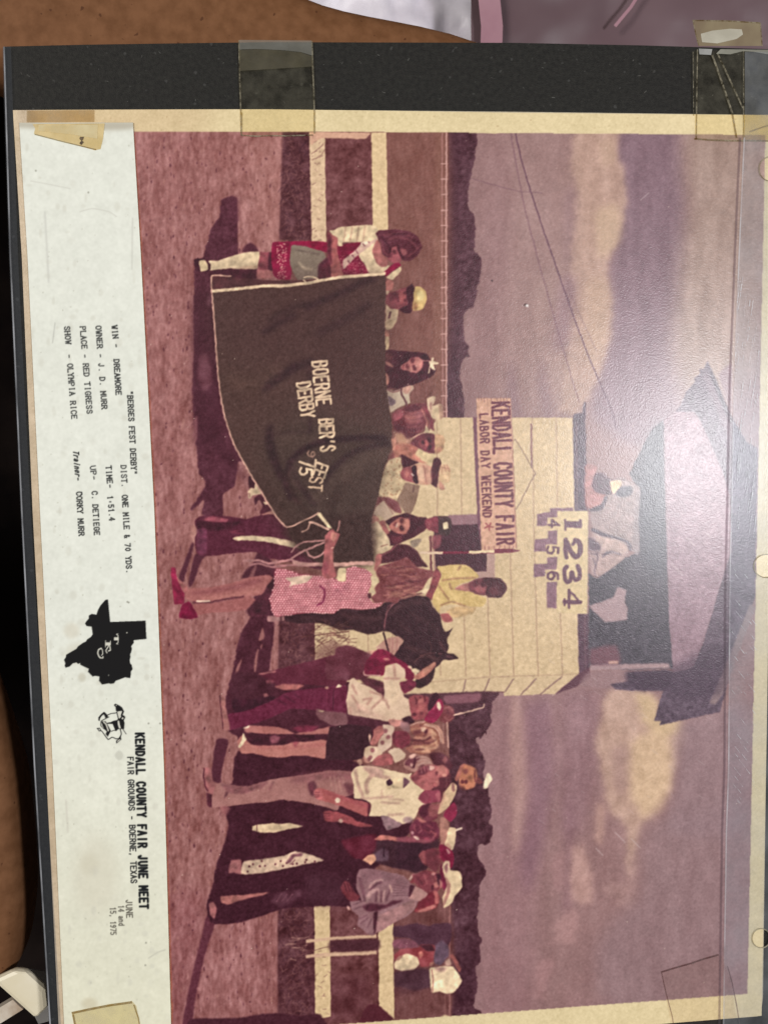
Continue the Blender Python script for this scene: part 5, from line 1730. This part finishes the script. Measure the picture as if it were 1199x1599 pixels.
def flat_mat(name, c1, c2, scale, rough=.6, spec=.3, bstr=.3, bdist=.0003, lo=.35, hi=.65, specks=None):
    m, nt, b, o = new_mat(name)
    n = noise_node(nt, scale, 5.)
    r = ramp_node(nt, n.outputs[0], [(lo, c1), (hi, c2)])
    col = r.outputs[0]
    if specks:
        n2 = noise_node(nt, specks[0], 1.)
        r2 = ramp_node(nt, n2.outputs[0], [(specks[1], (0, 0, 0)), (specks[1] + .04, (1, 1, 1))])
        mx = node(nt, 'ShaderNodeMix', data_type='RGBA')
        nt.links.new(r2.outputs[0], mx.inputs[0])
        nt.links.new(col, mx.inputs[6])
        mx.inputs[7].default_value = (*specks[2], 1)
        col = mx.outputs[2]
    nt.links.new(col, b.inputs['Base Color'])
    b.inputs['Roughness'].default_value = rough
    b.inputs['Specular IOR Level'].default_value = spec
    bump(nt, b, noise_node(nt, scale * 3, 3.).outputs[0], bstr, bdist)
    return m


def film_mat(name, tint, col, fac, rough=.2, scale=300., vary=.0, spec=.5, bstr=.2):
    """clear plastic film: lets the thing below show through, tints it, and shines"""
    m, nt, b, o = new_mat(name)
    t = node(nt, 'ShaderNodeBsdfTransparent')
    t.inputs[0].default_value = (*tint, 1)
    b.inputs['Base Color'].default_value = (*col, 1)
    b.inputs['Roughness'].default_value = rough
    b.inputs['Specular IOR Level'].default_value = spec
    n = noise_node(nt, scale, 3.)
    mx = node(nt, 'ShaderNodeMixShader')
    mr = node(nt, 'ShaderNodeMapRange')
    mr.inputs[1].default_value = .35
    mr.inputs[2].default_value = .65
    mr.inputs[3].default_value = max(0, fac - vary)
    mr.inputs[4].default_value = min(1, fac + vary)
    nt.links.new(n.outputs[0], mr.inputs[0])
    nt.links.new(mr.outputs[0], mx.inputs[0])
    nt.links.new(t.outputs[0], mx.inputs[1])
    nt.links.new(b.outputs[0], mx.inputs[2])
    nt.links.new(mx.outputs[0], o.inputs[0])
    bump(nt, b, noise_node(nt, 1800., 2.).outputs[0], bstr, .0001)
    return m


M_PRINT = attr_mat('silk_photo_paper', .28, .5, 3300., .24, .0001)
M_CARD = attr_mat('card_paper', .8, .15, 1500., .15, .0001)
M_EDGE = flat_mat('paper_edge', (.42, .36, .26), (.52, .46, .34), 900.)
M_PAGE = flat_mat('black_album_paper', (.0075, .0067, .0055), (.017, .0158, .013), 900., rough=.6, spec=.25, bstr=.5, bdist=.0002, specks=(430., .70, (.038, .037, .034)))
M_SKIN = flat_mat('skin', (.15, .064, .027), (.205, .092, .042), 260., rough=.65, spec=.12, bstr=.15, bdist=.0004, specks=(480., .72, (.10, .04, .018)))
M_FLOOR = flat_mat('dark_fabric', (.006, .004, .004), (.012, .008, .007), 60., rough=.9, spec=.05)
M_CREAM = flat_mat('cream_plastic', (.72, .64, .46), (.82, .76, .62), 40., rough=.35, spec=.4, specks=(60., .66, (.62, .52, .28)))
M_GREY = flat_mat('grey_card', (.22, .21, .2), (.3, .29, .28), 100., rough=.6)
M_BEIGE = flat_mat('beige_plastic', (.36, .26, .18), (.62, .55, .46), 120., rough=.5)
M_BAGW = flat_mat('pale_bag_plastic', (.66, .61, .68), (.86, .82, .88), 25., rough=.42, spec=.4, bstr=.35, bdist=.002)
M_BAGM = flat_mat('mauve_plastic', (.125, .078, .088), (.16, .103, .115), 14., rough=.4, spec=.3, bstr=.08, bdist=.001)
M_TAPE = film_mat('clear_tape', (.97, .95, .88), (.60, .56, .42), .025, .3, 260., .03)
M_TAPE_RES = film_mat('aged_tape', (.88, .82, .62), (.36, .34, .26), .28, .4, 200., .08)
M_TAPE_E = film_mat('tape_edge', (.62, .55, .4), (.50, .45, .32), .22, .4, 900., .2)
M_TAPE_Y = film_mat('yellow_tape', (.9, .78, .5), (.72, .56, .27), .74, .5, 260., .16)
M_TAPE_T = film_mat('tan_tape', (.82, .74, .6), (.55, .43, .27), .25, .6, 260., .12)
M_TAPE_C = film_mat('loose_tape', (.8, .7, .5), (.27, .22, .13), .68, .35, 110., .2)
M_STRIP = film_mat('binder_strip', (.93, .94, .96), (.62, .65, .70), .11, .3, 90., .05, spec=.6, bstr=.4)
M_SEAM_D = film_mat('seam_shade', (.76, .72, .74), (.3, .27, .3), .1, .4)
M_SEAM_L = film_mat('seam_light', (.97, .97, .97), (.8, .8, .84), .18, .3, 60., .15)
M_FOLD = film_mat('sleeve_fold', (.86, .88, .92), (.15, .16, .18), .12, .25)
M_FOLD_L = film_mat('sleeve_fold_highlight', (.9, .9, .95), (.42, .43, .46), .45, .3, 60., .3)
M_SCR = film_mat('scratches', (1, 1, 1), (.8, .82, .86), .3, .4, 500., .25)

COLL = scene.collection


def tag(o, label=None, cat=None, group=None, kind=None):
    if label:
        o['label'] = label
    if cat:
        o['category'] = cat
    if group:
        o['group'] = group
    if kind:
        o['kind'] = kind
    return o


def thing(name, loc, label, cat, group=None):
    o = bpy.data.objects.new(name, None)
    o.empty_display_size = .01
    o.location = loc
    COLL.objects.link(o)
    return tag(o, label, cat, group)


def child(o, root):
    o.parent = root
    return o


def base(o):
    p = np.zeros(3)
    while o is not None:
        p += np.array(o.location)
        o = o.parent
    return p


def mesh_obj(name, verts, faces, mat, parent=None, smooth=False):
    me = bpy.data.meshes.new(name)
    v = np.asarray(verts, float)
    if parent is not None:
        v = v - base(parent)
    me.from_pydata([tuple(p) for p in v], [], [tuple(f) for f in faces])
    me.materials.append(mat)
    if smooth:
        me.polygons.foreach_set('use_smooth', [True] * len(me.polygons))
    me.update()
    o = bpy.data.objects.new(name, me)
    COLL.objects.link(o)
    if parent is not None:
        o.parent = parent
    return o


def tri_fill(poly2d):
    return geometry.tessellate_polygon([[Vector((p[0], p[1], 0)) for p in poly2d]])


def slab(name, outline_px, z0, z1, mat, parent=None):
    """sheet with thickness; its outline is given in picture coordinates at z1"""
    top = unproject([p[0] for p in outline_px], [p[1] for p in outline_px], z1)
    bot = top.copy()
    bot[:, 2] = z0
    n = len(top)
    f = [list(t) for t in tri_fill(top[:, :2])]
    up = []
    for t in f:
        a, b, c = top[t[0], :2], top[t[1], :2], top[t[2], :2]
        up.append(t if (b[0] - a[0]) * (c[1] - a[1]) - (b[1] - a[1]) * (c[0] - a[0]) > 0 else t[::-1])
    faces = list(up)
    faces += [[i + n for i in t[::-1]] for t in up]
    ar = sum(top[i - 1, 0] * top[i, 1] - top[i, 0] * top[i - 1, 1] for i in range(n))
    for i in range(n):
        j = (i + 1) % n
        q = [i, i + n, j + n, j]
        faces.append(q if ar > 0 else q[::-1])
    return mesh_obj(name, np.vstack([top, bot]), faces, mat, parent)


def film(name, outline_px, z, mat, parent=None):
    top = unproject([p[0] for p in outline_px], [p[1] for p in outline_px], z)
    f = []
    for t in tri_fill(top[:, :2]):
        a, b, c = top[t[0], :2], top[t[1], :2], top[t[2], :2]
        f.append(t if (b[0] - a[0]) * (c[1] - a[1]) - (b[1] - a[1]) * (c[0] - a[0]) > 0 else t[::-1])
    return mesh_obj(name, top, f, mat, parent)


def bands(name, lines, z, mat, parent=None):
    """narrow flat bands along lines: [(points, width px), ...]"""
    V, F = [], []
    for k, (ln, w) in enumerate(lines):
        p = np.array(ln, float)
        d = np.gradient(p, axis=0)
        d /= np.linalg.norm(d, axis=1)[:, None] + 1e-9
        nrm = np.stack([-d[:, 1], d[:, 0]], 1)
        w = np.asarray(w, float)
        w = np.broadcast_to(w, (len(p),))[:, None]
        a, b = p + nrm * w / 2, p - nrm * w / 2
        i0 = len(V)
        q = np.vstack([a, b])
        V += list(unproject(q[:, 0], q[:, 1], z + 2e-6 * (k % 7)))
        n = len(p)
        for i in range(n - 1):
            F.append([i0 + i, i0 + n + i, i0 + n + i + 1, i0 + i + 1])
    o = mesh_obj(name, V, F, mat, parent)
    bm = bmesh.new()
    bm.from_mesh(o.data)
    for f in bm.faces:
        if f.normal.z < 0:
            f.normal_flip()
    bm.to_mesh(o.data)
    bm.free()
    return o


def sheet(root, quad, nu, nv, z, can, idm, ids, mat, gain):
    """turn a laid-out canvas into flat coloured meshes, one for each printed thing"""
    U, V = np.meshgrid(np.linspace(0, 1, nu + 1), np.linspace(0, 1, nv + 1))
    px, py = quad(U, V)
    pos = unproject(px, py, z).reshape(-1, 3) - base(root)

    def samp(x, y):
        x = np.clip(x - .5, 0, CW - 1.001)
        y = np.clip(y - .5, 0, CH - 1.001)
        i, j = x.astype(int), y.astype(int)
        fx, fy = (x - i)[..., None], (y - j)[..., None]
        return (can[j, i] * (1 - fx) + can[j, i + 1] * fx) * (1 - fy) + (can[j + 1, i] * (1 - fx) + can[j + 1, i + 1] * fx) * fy
    col = np.ones((pos.shape[0], 4), np.float32)
    col[:, :3] = np.clip(lin(samp(px, py).reshape(-1, 3)) * gain, 0.002, .92)
    cx = (px[:-1, :-1] + px[1:, 1:]) / 2
    cy = (py[:-1, :-1] + py[1:, 1:]) / 2
    fid = idm[np.clip(cy.astype(int), 0, CH - 1), np.clip(cx.astype(int), 0, CW - 1)].ravel()
    vi = np.arange((nu + 1) * (nv + 1)).reshape(nv + 1, nu + 1)
    quads = np.stack([vi[1:, :-1], vi[1:, 1:], vi[:-1, 1:], vi[:-1, :-1]], -1).reshape(-1, 4)
    made = {}
    for k in range(len(ids)):
        q = quads[fid == k]
        if len(q) < 6:
            continue
        u, inv = np.unique(q, return_inverse=True)
        me = bpy.data.meshes.new(ids[k][0])
        nf = len(q)
        me.vertices.add(len(u))
        me.vertices.foreach_set('co', pos[u].astype(np.float32).ravel())
        me.loops.add(nf * 4)
        me.loops.foreach_set('vertex_index', inv.astype(np.int32).ravel())
        me.polygons.add(nf)
        me.polygons.foreach_set('loop_start', np.arange(0, nf * 4, 4, dtype=np.int32))
        me.update(calc_edges=True)
        ca = me.color_attributes.new('Col', 'FLOAT_COLOR', 'POINT')
        ca.data.foreach_set('color', col[u].ravel())
        me.materials.append(mat)
        o = bpy.data.objects.new(ids[k][0], me)
        COLL.objects.link(o)
        par = ids[k][2]
        o.parent = made.get(par, root) if par >= 0 else root
        if ids[k][1]:
            o['label'] = ids[k][1]
        made[k] = o
    return made


# ================================================================== THE SETTING under the page
fl = mesh_obj('ground', [(-1.5, -1.5, -.16), (1.5, -1.5, -.16), (1.5, 1.5, -.16), (-1.5, 1.5, -.16)], [(0, 1, 2, 3)], M_FLOOR)
tag(fl, kind='structure')

# ---- the person the page rests on: one continuous limb, out of the picture on the left and back
path = [((1020, 330), -.053, 100), ((900, 330), -.049, 150), ((700, 226), -.045, 158), ((430, 163), -.043, 160), ((120, 10), -.043, 172), ((-150, -105), -.045, 180),
        ((-520, -140), -.049, 210), ((-820, 150), -.053, 240), ((-900, 560), -.055, 250), ((-740, 860), -.055, 240), ((-480, 930), -.032, 210), ((-250, 950), -.0195, 150), ((-140, 1015), -.0195, 98), ((-108, 1090), -.0195, 104), ((-104, 1200), -.0195, 135), ((-104, 1350), -.0195, 150), ((-104, 1420), -.0195, 150), ((-104, 1490), -.0195, 137), ((-104, 1520), -.0195, 108), ((-104, 1535), -.0195, 66), ((-104, 1541), -.0195, 8)]
C3 = np.array([unproject(*p, z) for p, z, r in path])
R3 = np.array([r * 1.82e-4 for p, z, r in path])
tt = np.linspace(0, len(path) - 1, 140)


def cr(arr, t):
    i = int(min(t, len(arr) - 1.0001))
    f = t - i
    a, b, c, d = arr[max(i - 1, 0)], arr[i], arr[i + 1], arr[min(i + 2, len(arr) - 1)]
    return .5 * (2 * b + (c - a) * f + (2 * a - 5 * b + 4 * c - d) * f * f + (3 * b - a - 3 * c + d) * f ** 3)


CC = np.array([cr(C3, t) for t in tt])
RR = np.array([max(.002, float(cr(R3, t))) for t in tt])
V, F = [], []
NS = 40
for i in range(len(CC)):
    d = CC[min(i + 1, len(CC) - 1)] - CC[max(i - 1, 0)]
    d /= np.linalg.norm(d)
    side = np.cross(d, (0, 0, 1.))
    side /= np.linalg.norm(side)
    upv = np.cross(side, d)
    for k in range(NS):
        a = 2 * math.pi * k / NS
        ca, sa = math.cos(a), math.sin(a)
        V.append(CC[i] + RR[i] * (math.copysign(abs(ca) ** .5, ca) * side + .55 * math.copysign(abs(sa) ** .5, sa) * upv))
for i in range(len(CC) - 1):
    for k in range(NS):
        F.append([i * NS + k, i * NS + (k + 1) % NS, (i + 1) * NS + (k + 1) % NS, (i + 1) * NS + k])
F.append(list(range(NS))[::-1])
F.append([(len(CC) - 1) * NS + k for k in range(NS)])
pr = mesh_obj('person', V, F, M_SKIN, smooth=True)
bm = bmesh.new()
bm.from_mesh(pr.data)
bmesh.ops.recalc_face_normals(bm, faces=bm.faces)
bm.to_mesh(pr.data)
bm.free()
tag(pr, 'bare brown speckled limbs of a person beneath the black album page', 'person')


# ---- crumpled plastic behind the page
def crumple(name, x0, x1, y0, y1, z, mat, amp, label, cat, seed, n=70, edge=None):
    r = np.random.default_rng(seed)
    gx, gy = np.meshgrid(np.linspace(x0, x1, n), np.linspace(y0, y1, n // 2))
    dz = np.zeros_like(gx)
    for _ in range(26):
        an = r.uniform(0, math.pi)
        f = r.uniform(.012, .06)
        dz += np.abs(np.sin((gx * math.cos(an) + gy * math.sin(an)) * f + r.uniform(0, 6))) * r.uniform(.2, 1) * .02 / f
    dz = (dz - dz.mean()) / dz.std() * amp
    if edge:
        gx = gx + edge(gy)
    p = unproject(gx, gy, z)
    p[..., 2] += dz
    nv, nu = gx.shape
    vi = np.arange(nu * nv).reshape(nv, nu)
    fs = np.stack([vi[1:, :-1], vi[1:, 1:], vi[:-1, 1:], vi[:-1, :-1]], -1).reshape(-1, 4)
    o = mesh_obj(name, p.reshape(-1, 3), fs.tolist(), mat, smooth=True)
    return tag(o, label, cat)


crumple('plastic_bag', 330, 745, -110, 190, -.110, M_BAGW, .0022, 'crumpled pale lilac plastic bag behind the top edge of the page', 'plastic bag', 3)
mb = crumple('plastic_sheet', 735, 1420, -70, 260, -.085, M_BAGM, .0005, 'smooth mauve plastic sheet behind the top right of the page', 'plastic sheet', 8)
PINK = flat_mat('pink_plastic', (.36, .19, .23), (.42, .24, .28), 60., rough=.3)
bands('seam', [([(960, 40), (985, 10), (1010, -30)], 5)], -.0805, PINK, mb)
bands('stripe', [([(758, -60), (768, 40), (764, 170)], 34)], -.0805, PINK, mb)

# ---- small plastic pieces at the bottom left
o = slab('plastic_block', [(21, 1517), (42, 1519), (72, 1546), (75, 1575), (54, 1593), (-4, 1541), (-12, 1532)], -.009, -.006, M_CREAM)
bv = o.modifiers.new('bevel', 'BEVEL')
bv.width = .0012
bv.segments = 2
bv.limit_method = 'ANGLE'
tag(o, 'cream stained plastic block lying beside the bottom left of the page', 'plastic block')
o = slab('plastic_strip', [(-20, 1586), (20, 1562), (30, 1572), (36, 1577), (-20, 1612)], -.013, -.0105, M_BEIGE)
tag(o, 'narrow beige strip under the cream plastic block', 'strip')
o = slab('grey_card', [(30, 1512), (96, 1522), (96, 1590), (60, 1600), (40, 1560)], -.0155, -.015, M_GREY)
tag(o, 'grey card edge behind the cream plastic block', 'card')

# ================================================================== THE ALBUM PAGE
def circle(cx, cy, rx, ry, n=28, a0=0.):
    return [(cx + rx * math.cos(a0 + 2 * math.pi * k / n), cy + ry * math.sin(a0 + 2 * math.pi * k / n)) for k in range(n)]


def keyholes(outline_left, right_pts, holes):
    """outline with round holes opened from its right-hand edge"""
    out = list(outline_left)
    xr = right_pts
    for cx, cy, rx, ry in holes:
        ring = [(cx + rx * math.cos(-t), cy + ry * math.sin(-t)) for t in np.linspace(.02, 2 * math.pi - .02, 30)]
        out += [(xr, ring[-1][1])] if False else []
        out += [(xr, ring[0][1])] if False else []
        out += [(xr, cy + .3)] if False else []
        out += [(xr, ring[-1][1])]
        out += list(reversed(ring))
        out += [(xr, ring[0][1])]
    return out


PAGE_L = [(77, 1599), (53, 1200), (33, 800), (15, 400), (5, 72)]
page = slab('album_page', [(5, 72), (130, 69), (300, 66.5), (420, 65), (800, 66), (1000, 70), (1100, 73), (1199, 76), (1300, 80), (1270, 1740), (84, 1740), (77, 1599), (53, 1200), (33, 800), (15, 400)], -.0012, 0., M_PAGE)
tag(page, 'black album page with light specks carrying the old mounted photograph', 'album page')

lint = []
for _ in range(46):
    x, y = rng.uniform(30, 1180), rng.uniform(76, 166)
    l, an = rng.uniform(1.2, 6), rng.uniform(0, math.pi)
    bx, by = l * math.cos(an), l * math.sin(an)
    lint.append(([(x, y), (x + bx * .5 + rng.uniform(-1, 1), y + by * .5), (x + bx, y + by)], rng.uniform(.4, 1.1)))
bands('lint', lint, .00006, film_mat('lint', (.95, .95, .93), (.30, .295, .27), .2, .7, 600., .18), page)

# ================================================================== THE PHOTOGRAPH
Z_PRINT = .00045
photo = thing('photograph', (0., 0., 0.0), 'faded colour photograph of a horse race presentation with cream borders and people holding a blanket', 'photograph')
PO = [(20, 171.5), (200, 171), (400, 170), (800, 173.8), (1213, 179), (1196, 1200), (1191, 1560), (1188, 1583), (1183, 1588), (1053, 1598), (95, 1678), (91, 1590), (72, 1199), (51, 800), (34, 400)]
slab('paper_base', PO, .00002, Z_PRINT - .00006, M_EDGE, photo)


def lerp_edge(pts_, v):
    p = np.array(pts_, float)
    return np.interp(v, p[:, 1], p[:, 0])


def print_quad(U, V):
    top = 171.3 - 1.3 * np.sin(np.clip(U * 1193 / 760, 0, 1) * math.pi) + np.clip((U * 1193 - 400) / 793, 0, 1) * 8.2
    bot = 1677 + (1587 - 1677) * U
    y = top + (bot - top) * V
    xl = np.interp(y, [170, 400, 800, 1199, 1590, 1680], [20, 34, 51, 72, 91, 95.5])
    xr = np.interp(y, [178, 1200, 1587], [1213, 1196, 1189])
    return xl + (xr - xl) * U, y


sheet(photo, print_quad, 960, 1200, Z_PRINT, PRINT_CAN, PRINT_ID, PRINT_IDS, M_PRINT, GAIN_PRINT)

# ================================================================== THE CAPTION CARD
Z_CARD = .00085
card = thing('caption_card', (-.08, 0., Z_PRINT), 'off white caption card with typed race results and a black state emblem', 'caption card')
CL = [(30, 191), (43, 400), (62.5, 800), (82.5, 1200), (100, 1599), (103, 1690)]
CR = [(207.5, 190.5), (209, 215), (220, 400), (241, 800), (256, 1200), (267, 1599), (269, 1690)]
slab('card_base', CL[:1] + CR + CL[:0:-1], Z_PRINT + .00003, Z_CARD - .00005, M_EDGE, card)


def card_quad(U, V):
    y = 191 + (1690 - 191) * V
    xl = np.interp(y, [p[1] for p in CL], [p[0] for p in CL])
    xr = np.interp(y, [p[1] for p in CR], [p[0] for p in CR])
    return xl + (xr - xl) * U, y


sheet(card, card_quad, 190, 1500, Z_CARD, CARD_CAN, CARD_ID, CARD_IDS, M_CARD, GAIN_CARD)

# ================================================================== tape
def tape(name, outline, z, mat, label, edges, patches=(), group='pieces of old tape', em=None):
    c = unproject(np.mean([p[0] for p in outline]), np.mean([p[1] for p in outline]), z)
    r = thing(name, tuple(c), label, 'tape', group)
    film('film', outline, z, mat, r)
    if edges:
        bands('edge', edges, z + .00004, em or M_TAPE_E, r)
    for nm, po, mt in patches:
        film(nm, po, z + .00008, mt, r)
    return r


ZT = .0006
tape('clear_tape', [(372.5, 61), (487, 62), (489, 120), (491.5, 208), (420, 212), (376, 211), (374, 130)], ZT, M_TAPE, 'clear yellowed tape over the top edge of the page, left of the middle',
     [([(373, 62), (374.5, 130), (376, 175), (376.5, 211)], 2.2), ([(378, 175), (377.5, 211)], 1.), ([(487, 63), (489, 120), (491, 175), (491, 208)], 2.4), ([(377, 210.5), (400, 212), (420, 211), (450, 211.5), (489, 210)], 2.2)],
     [('adhesive_patch', [(373.5, 77), (400, 76), (440, 78), (470, 81), (487, 87), (488, 103), (440, 106), (374, 110)], film_mat('tape_glue', (.86, .82, .64), (.20, .18, .13), .25, .5, 200., .05)),
      ('adhesive_patch', [(374, 61.5), (486, 62.5), (487.5, 86), (470, 80.5), (440, 77.5), (400, 75.5), (373.5, 76.5)], film_mat('tape_glue_thick', (.84, .82, .72), (.27, .265, .235), .42, .4, 200., .06))])
tape('clear_tape', [(1083, 78), (1199, 78), (1290, 80), (1290, 222), (1200, 220), (1150, 219), (1085, 216)], ZT, M_TAPE, 'wide wrinkled clear tape over the top right corner of the page',
     [([(1089, 76), (1088, 140), (1087, 216)], 1.8), ([(1082, 80), (1083, 180)], 1.3), ([(1084, 216), (1110, 218), (1140, 219), (1180, 219), (1240, 220)], 2.6),
      ([(1112, 85), (1128, 130), (1143, 175), (1150, 215)], 3.), ([(1120, 82), (1140, 125), (1160, 168)], 2.6), ([(1161, 76), (1161, 215)], 1.6), ([(1170, 205), (1190, 198), (1215, 190)], 2.2)],
     [('adhesive_patch', [(1161, 178), (1290, 178), (1290, 218), (1161, 217)], film_mat('tape_glue_yellow', (.94, .88, .68), (.66, .55, .32), .12, .5, 150., .1)),
      ('adhesive_patch', [(1091, 75), (1112, 76), (1110, 85), (1092, 84)], film_mat('tape_glue_grey', (.8, .8, .78), (.6, .6, .58), .5, .3, 200., .1)),
      ('adhesive_patch', [(1118, 83), (1125, 76), (1199, 77), (1290, 78), (1290, 84), (1199, 84), (1176, 80), (1160, 79), (1140, 84)], film_mat('tape_glue_film', (.82, .82, .74), (.42, .41, .34), .5, .3, 200., .1))])
lt = tape('loose_tape', [(1081, 30), (1140, 31), (1187, 34), (1190, 71), (1090, 71)], .0015, M_TAPE_C, 'brown aged tape end sticking up past the top right edge of the page',
          [([(1082, 31), (1086, 52), (1091, 71)], 2.), ([(1081, 31), (1140, 32), (1187, 35)], 2.), ([(1187, 35), (1190, 71)], 2.)],
          [('adhesive_patch', [(1094, 52), (1112, 47), (1140, 44), (1158, 45), (1160, 53), (1150, 60), (1120, 67), (1096, 65)], film_mat('tape_glue_pale', (.8, .78, .7), (.56, .53, .43), .75, .4, 150., .1))])
tape('yellow_tape', [(51, 193), (163.5, 192), (161, 215), (157, 232), (148, 234), (100, 220), (53, 208), (55, 200)], .00096, M_TAPE_Y, 'small yellowed tape piece on the top end of the caption card',
     [([(54, 209), (100, 221), (150, 233)], 1.6)],
     [('crease', [(60, 204), (110, 209), (152, 216), (153, 194), (60, 195)], film_mat('pale_tape', (.95, .88, .66), (.80, .70, .42), .6, .5, 150., .15)),
      ('stain', [(125, 213), (131, 213), (130, 217), (128, 219), (131, 221), (127, 226), (124, 223), (127, 219), (124, 216)], flat_mat('tape_stain', (.06, .04, .025), (.16, .11, .06), 900.))])
tape('tan_tape', [(42, 171.8), (147.5, 171), (147.5, 189.5), (41.5, 190.5)], ZT, M_TAPE_T, 'tan tape remnant on the cream border above the caption card', [])
tape('yellow_tape', [(112, 1581), (160, 1572), (206, 1564), (213, 1572), (224, 1640), (122, 1640)], .00096, film_mat('pale_yellow_tape', (.95, .9, .74), (.72, .64, .44), .3, .5, 200., .12), 'yellowed tape piece across the bottom end of the caption card',
     [([(112, 1583), (140, 1577), (170, 1571), (206, 1566)], 3.6), ([(114, 1585), (119, 1610), (122, 1640)], 3.), ([(209, 1570), (216, 1590), (224, 1640)], 2.)], em=film_mat('tape_brown_edge', (.66, .56, .38), (.46, .38, .22), .3, .5, 700., .25))
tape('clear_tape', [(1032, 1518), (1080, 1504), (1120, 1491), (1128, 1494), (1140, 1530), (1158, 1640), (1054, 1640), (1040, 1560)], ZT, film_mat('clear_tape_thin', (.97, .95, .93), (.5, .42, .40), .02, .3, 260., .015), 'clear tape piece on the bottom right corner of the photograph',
     [([(1032, 1519), (1055, 1512), (1080, 1505), (1100, 1498), (1122, 1492)], 2.6), ([(1033, 1520), (1040, 1552), (1050, 1590), (1056, 1640)], 1.2), ([(1136, 1510), (1143, 1535), (1150, 1570), (1158, 1620)], 1.4)], em=film_mat('tape_dark_edge', (.62, .54, .54), (.3, .22, .22), .15, .5, 700., .12))  # bands along the tape's edges, darker than the film

# ================================================================== THE PLASTIC SLEEVE
sl = thing('plastic_sleeve', (.09, 0., 0.), 'clear plastic binder sleeve with punched holes along the right of the photograph', 'plastic sleeve')
SEAM = [(1162, 214), (1158, 300), (1153, 420), (1146, 600), (1142.5, 780), (1139.5, 900), (1137.5, 1200), (1134, 1300), (1131, 1500), (1129, 1640)]
HOLES = [(1203, 263, 18, 19), (1196, 884, 19, 18), (1188.5, 1466, 14.5, 15)]
ZS = .0007
strip_out = SEAM[::-1] + [(1163, 178), (1163, 80), (1290, 80)]
for cx, cy, rx, ry in HOLES:
    ring = [(cx + rx * math.cos(t), cy + ry * math.sin(t)) for t in np.linspace(-.05, -2 * math.pi + .05, 32)]
    strip_out += [(1290, ring[0][1])] + ring + [(1290, ring[-1][1])]
strip_out += [(1290, 1640)]
film('binding_strip', strip_out, ZS, M_STRIP, sl)
rim = []
for cx, cy, rx, ry in HOLES:
    rim.append(([(cx + rx * math.cos(t), cy + ry * math.sin(t)) for t in np.linspace(0, 2 * math.pi, 40)], 1.6))
M_RIM = film_mat('hole_rim', (.55, .5, .38), (.5, .46, .34), .45, .3, 200., .3)
for r_ in rim:
    bands('hole_rim', [r_], ZS + .00006, M_RIM, sl)
sm = np.array(SEAM)
bands('seam', [(sm, 2.4)], ZS + .00005, M_SEAM_L, sl)
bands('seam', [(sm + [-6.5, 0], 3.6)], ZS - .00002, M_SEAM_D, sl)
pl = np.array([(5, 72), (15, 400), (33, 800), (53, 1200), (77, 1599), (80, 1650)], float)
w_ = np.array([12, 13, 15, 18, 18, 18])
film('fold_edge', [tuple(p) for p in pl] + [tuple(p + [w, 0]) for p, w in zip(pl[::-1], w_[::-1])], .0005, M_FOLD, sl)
bands('fold_edge', [(pl + [1.2, 0], 2.2)], .0006, M_FOLD_L, sl)  # thin pale band laid on as the highlight along the fold
scr = []
for _ in range(60):
    x, y = rng.uniform(1150, 1185), rng.uniform(430, 830)
    l = rng.uniform(8, 45)
    scr.append(([(x, y), (x - l * .06, y + l * .5), (x - l * .14, y + l)], rng.uniform(.4, 1.1)))
for _ in range(50):
    x, y = rng.uniform(1142, 1176), rng.uniform(880, 1250)
    l = rng.uniform(4, 13)
    scr.append(([(x, y), (x + l * .4, y + l * .5), (x + l * .8, y + l)], rng.uniform(.4, 1.)))
bands('scratches', scr, ZS + .00012, M_SCR, sl)
bs = film('back_sheet', [(3, 74), (1300, 84), (1270, 1735), (86, 1735), (76, 1599), (52, 1200), (32, 800), (14, 400)], -.0016, M_FOLD, sl)
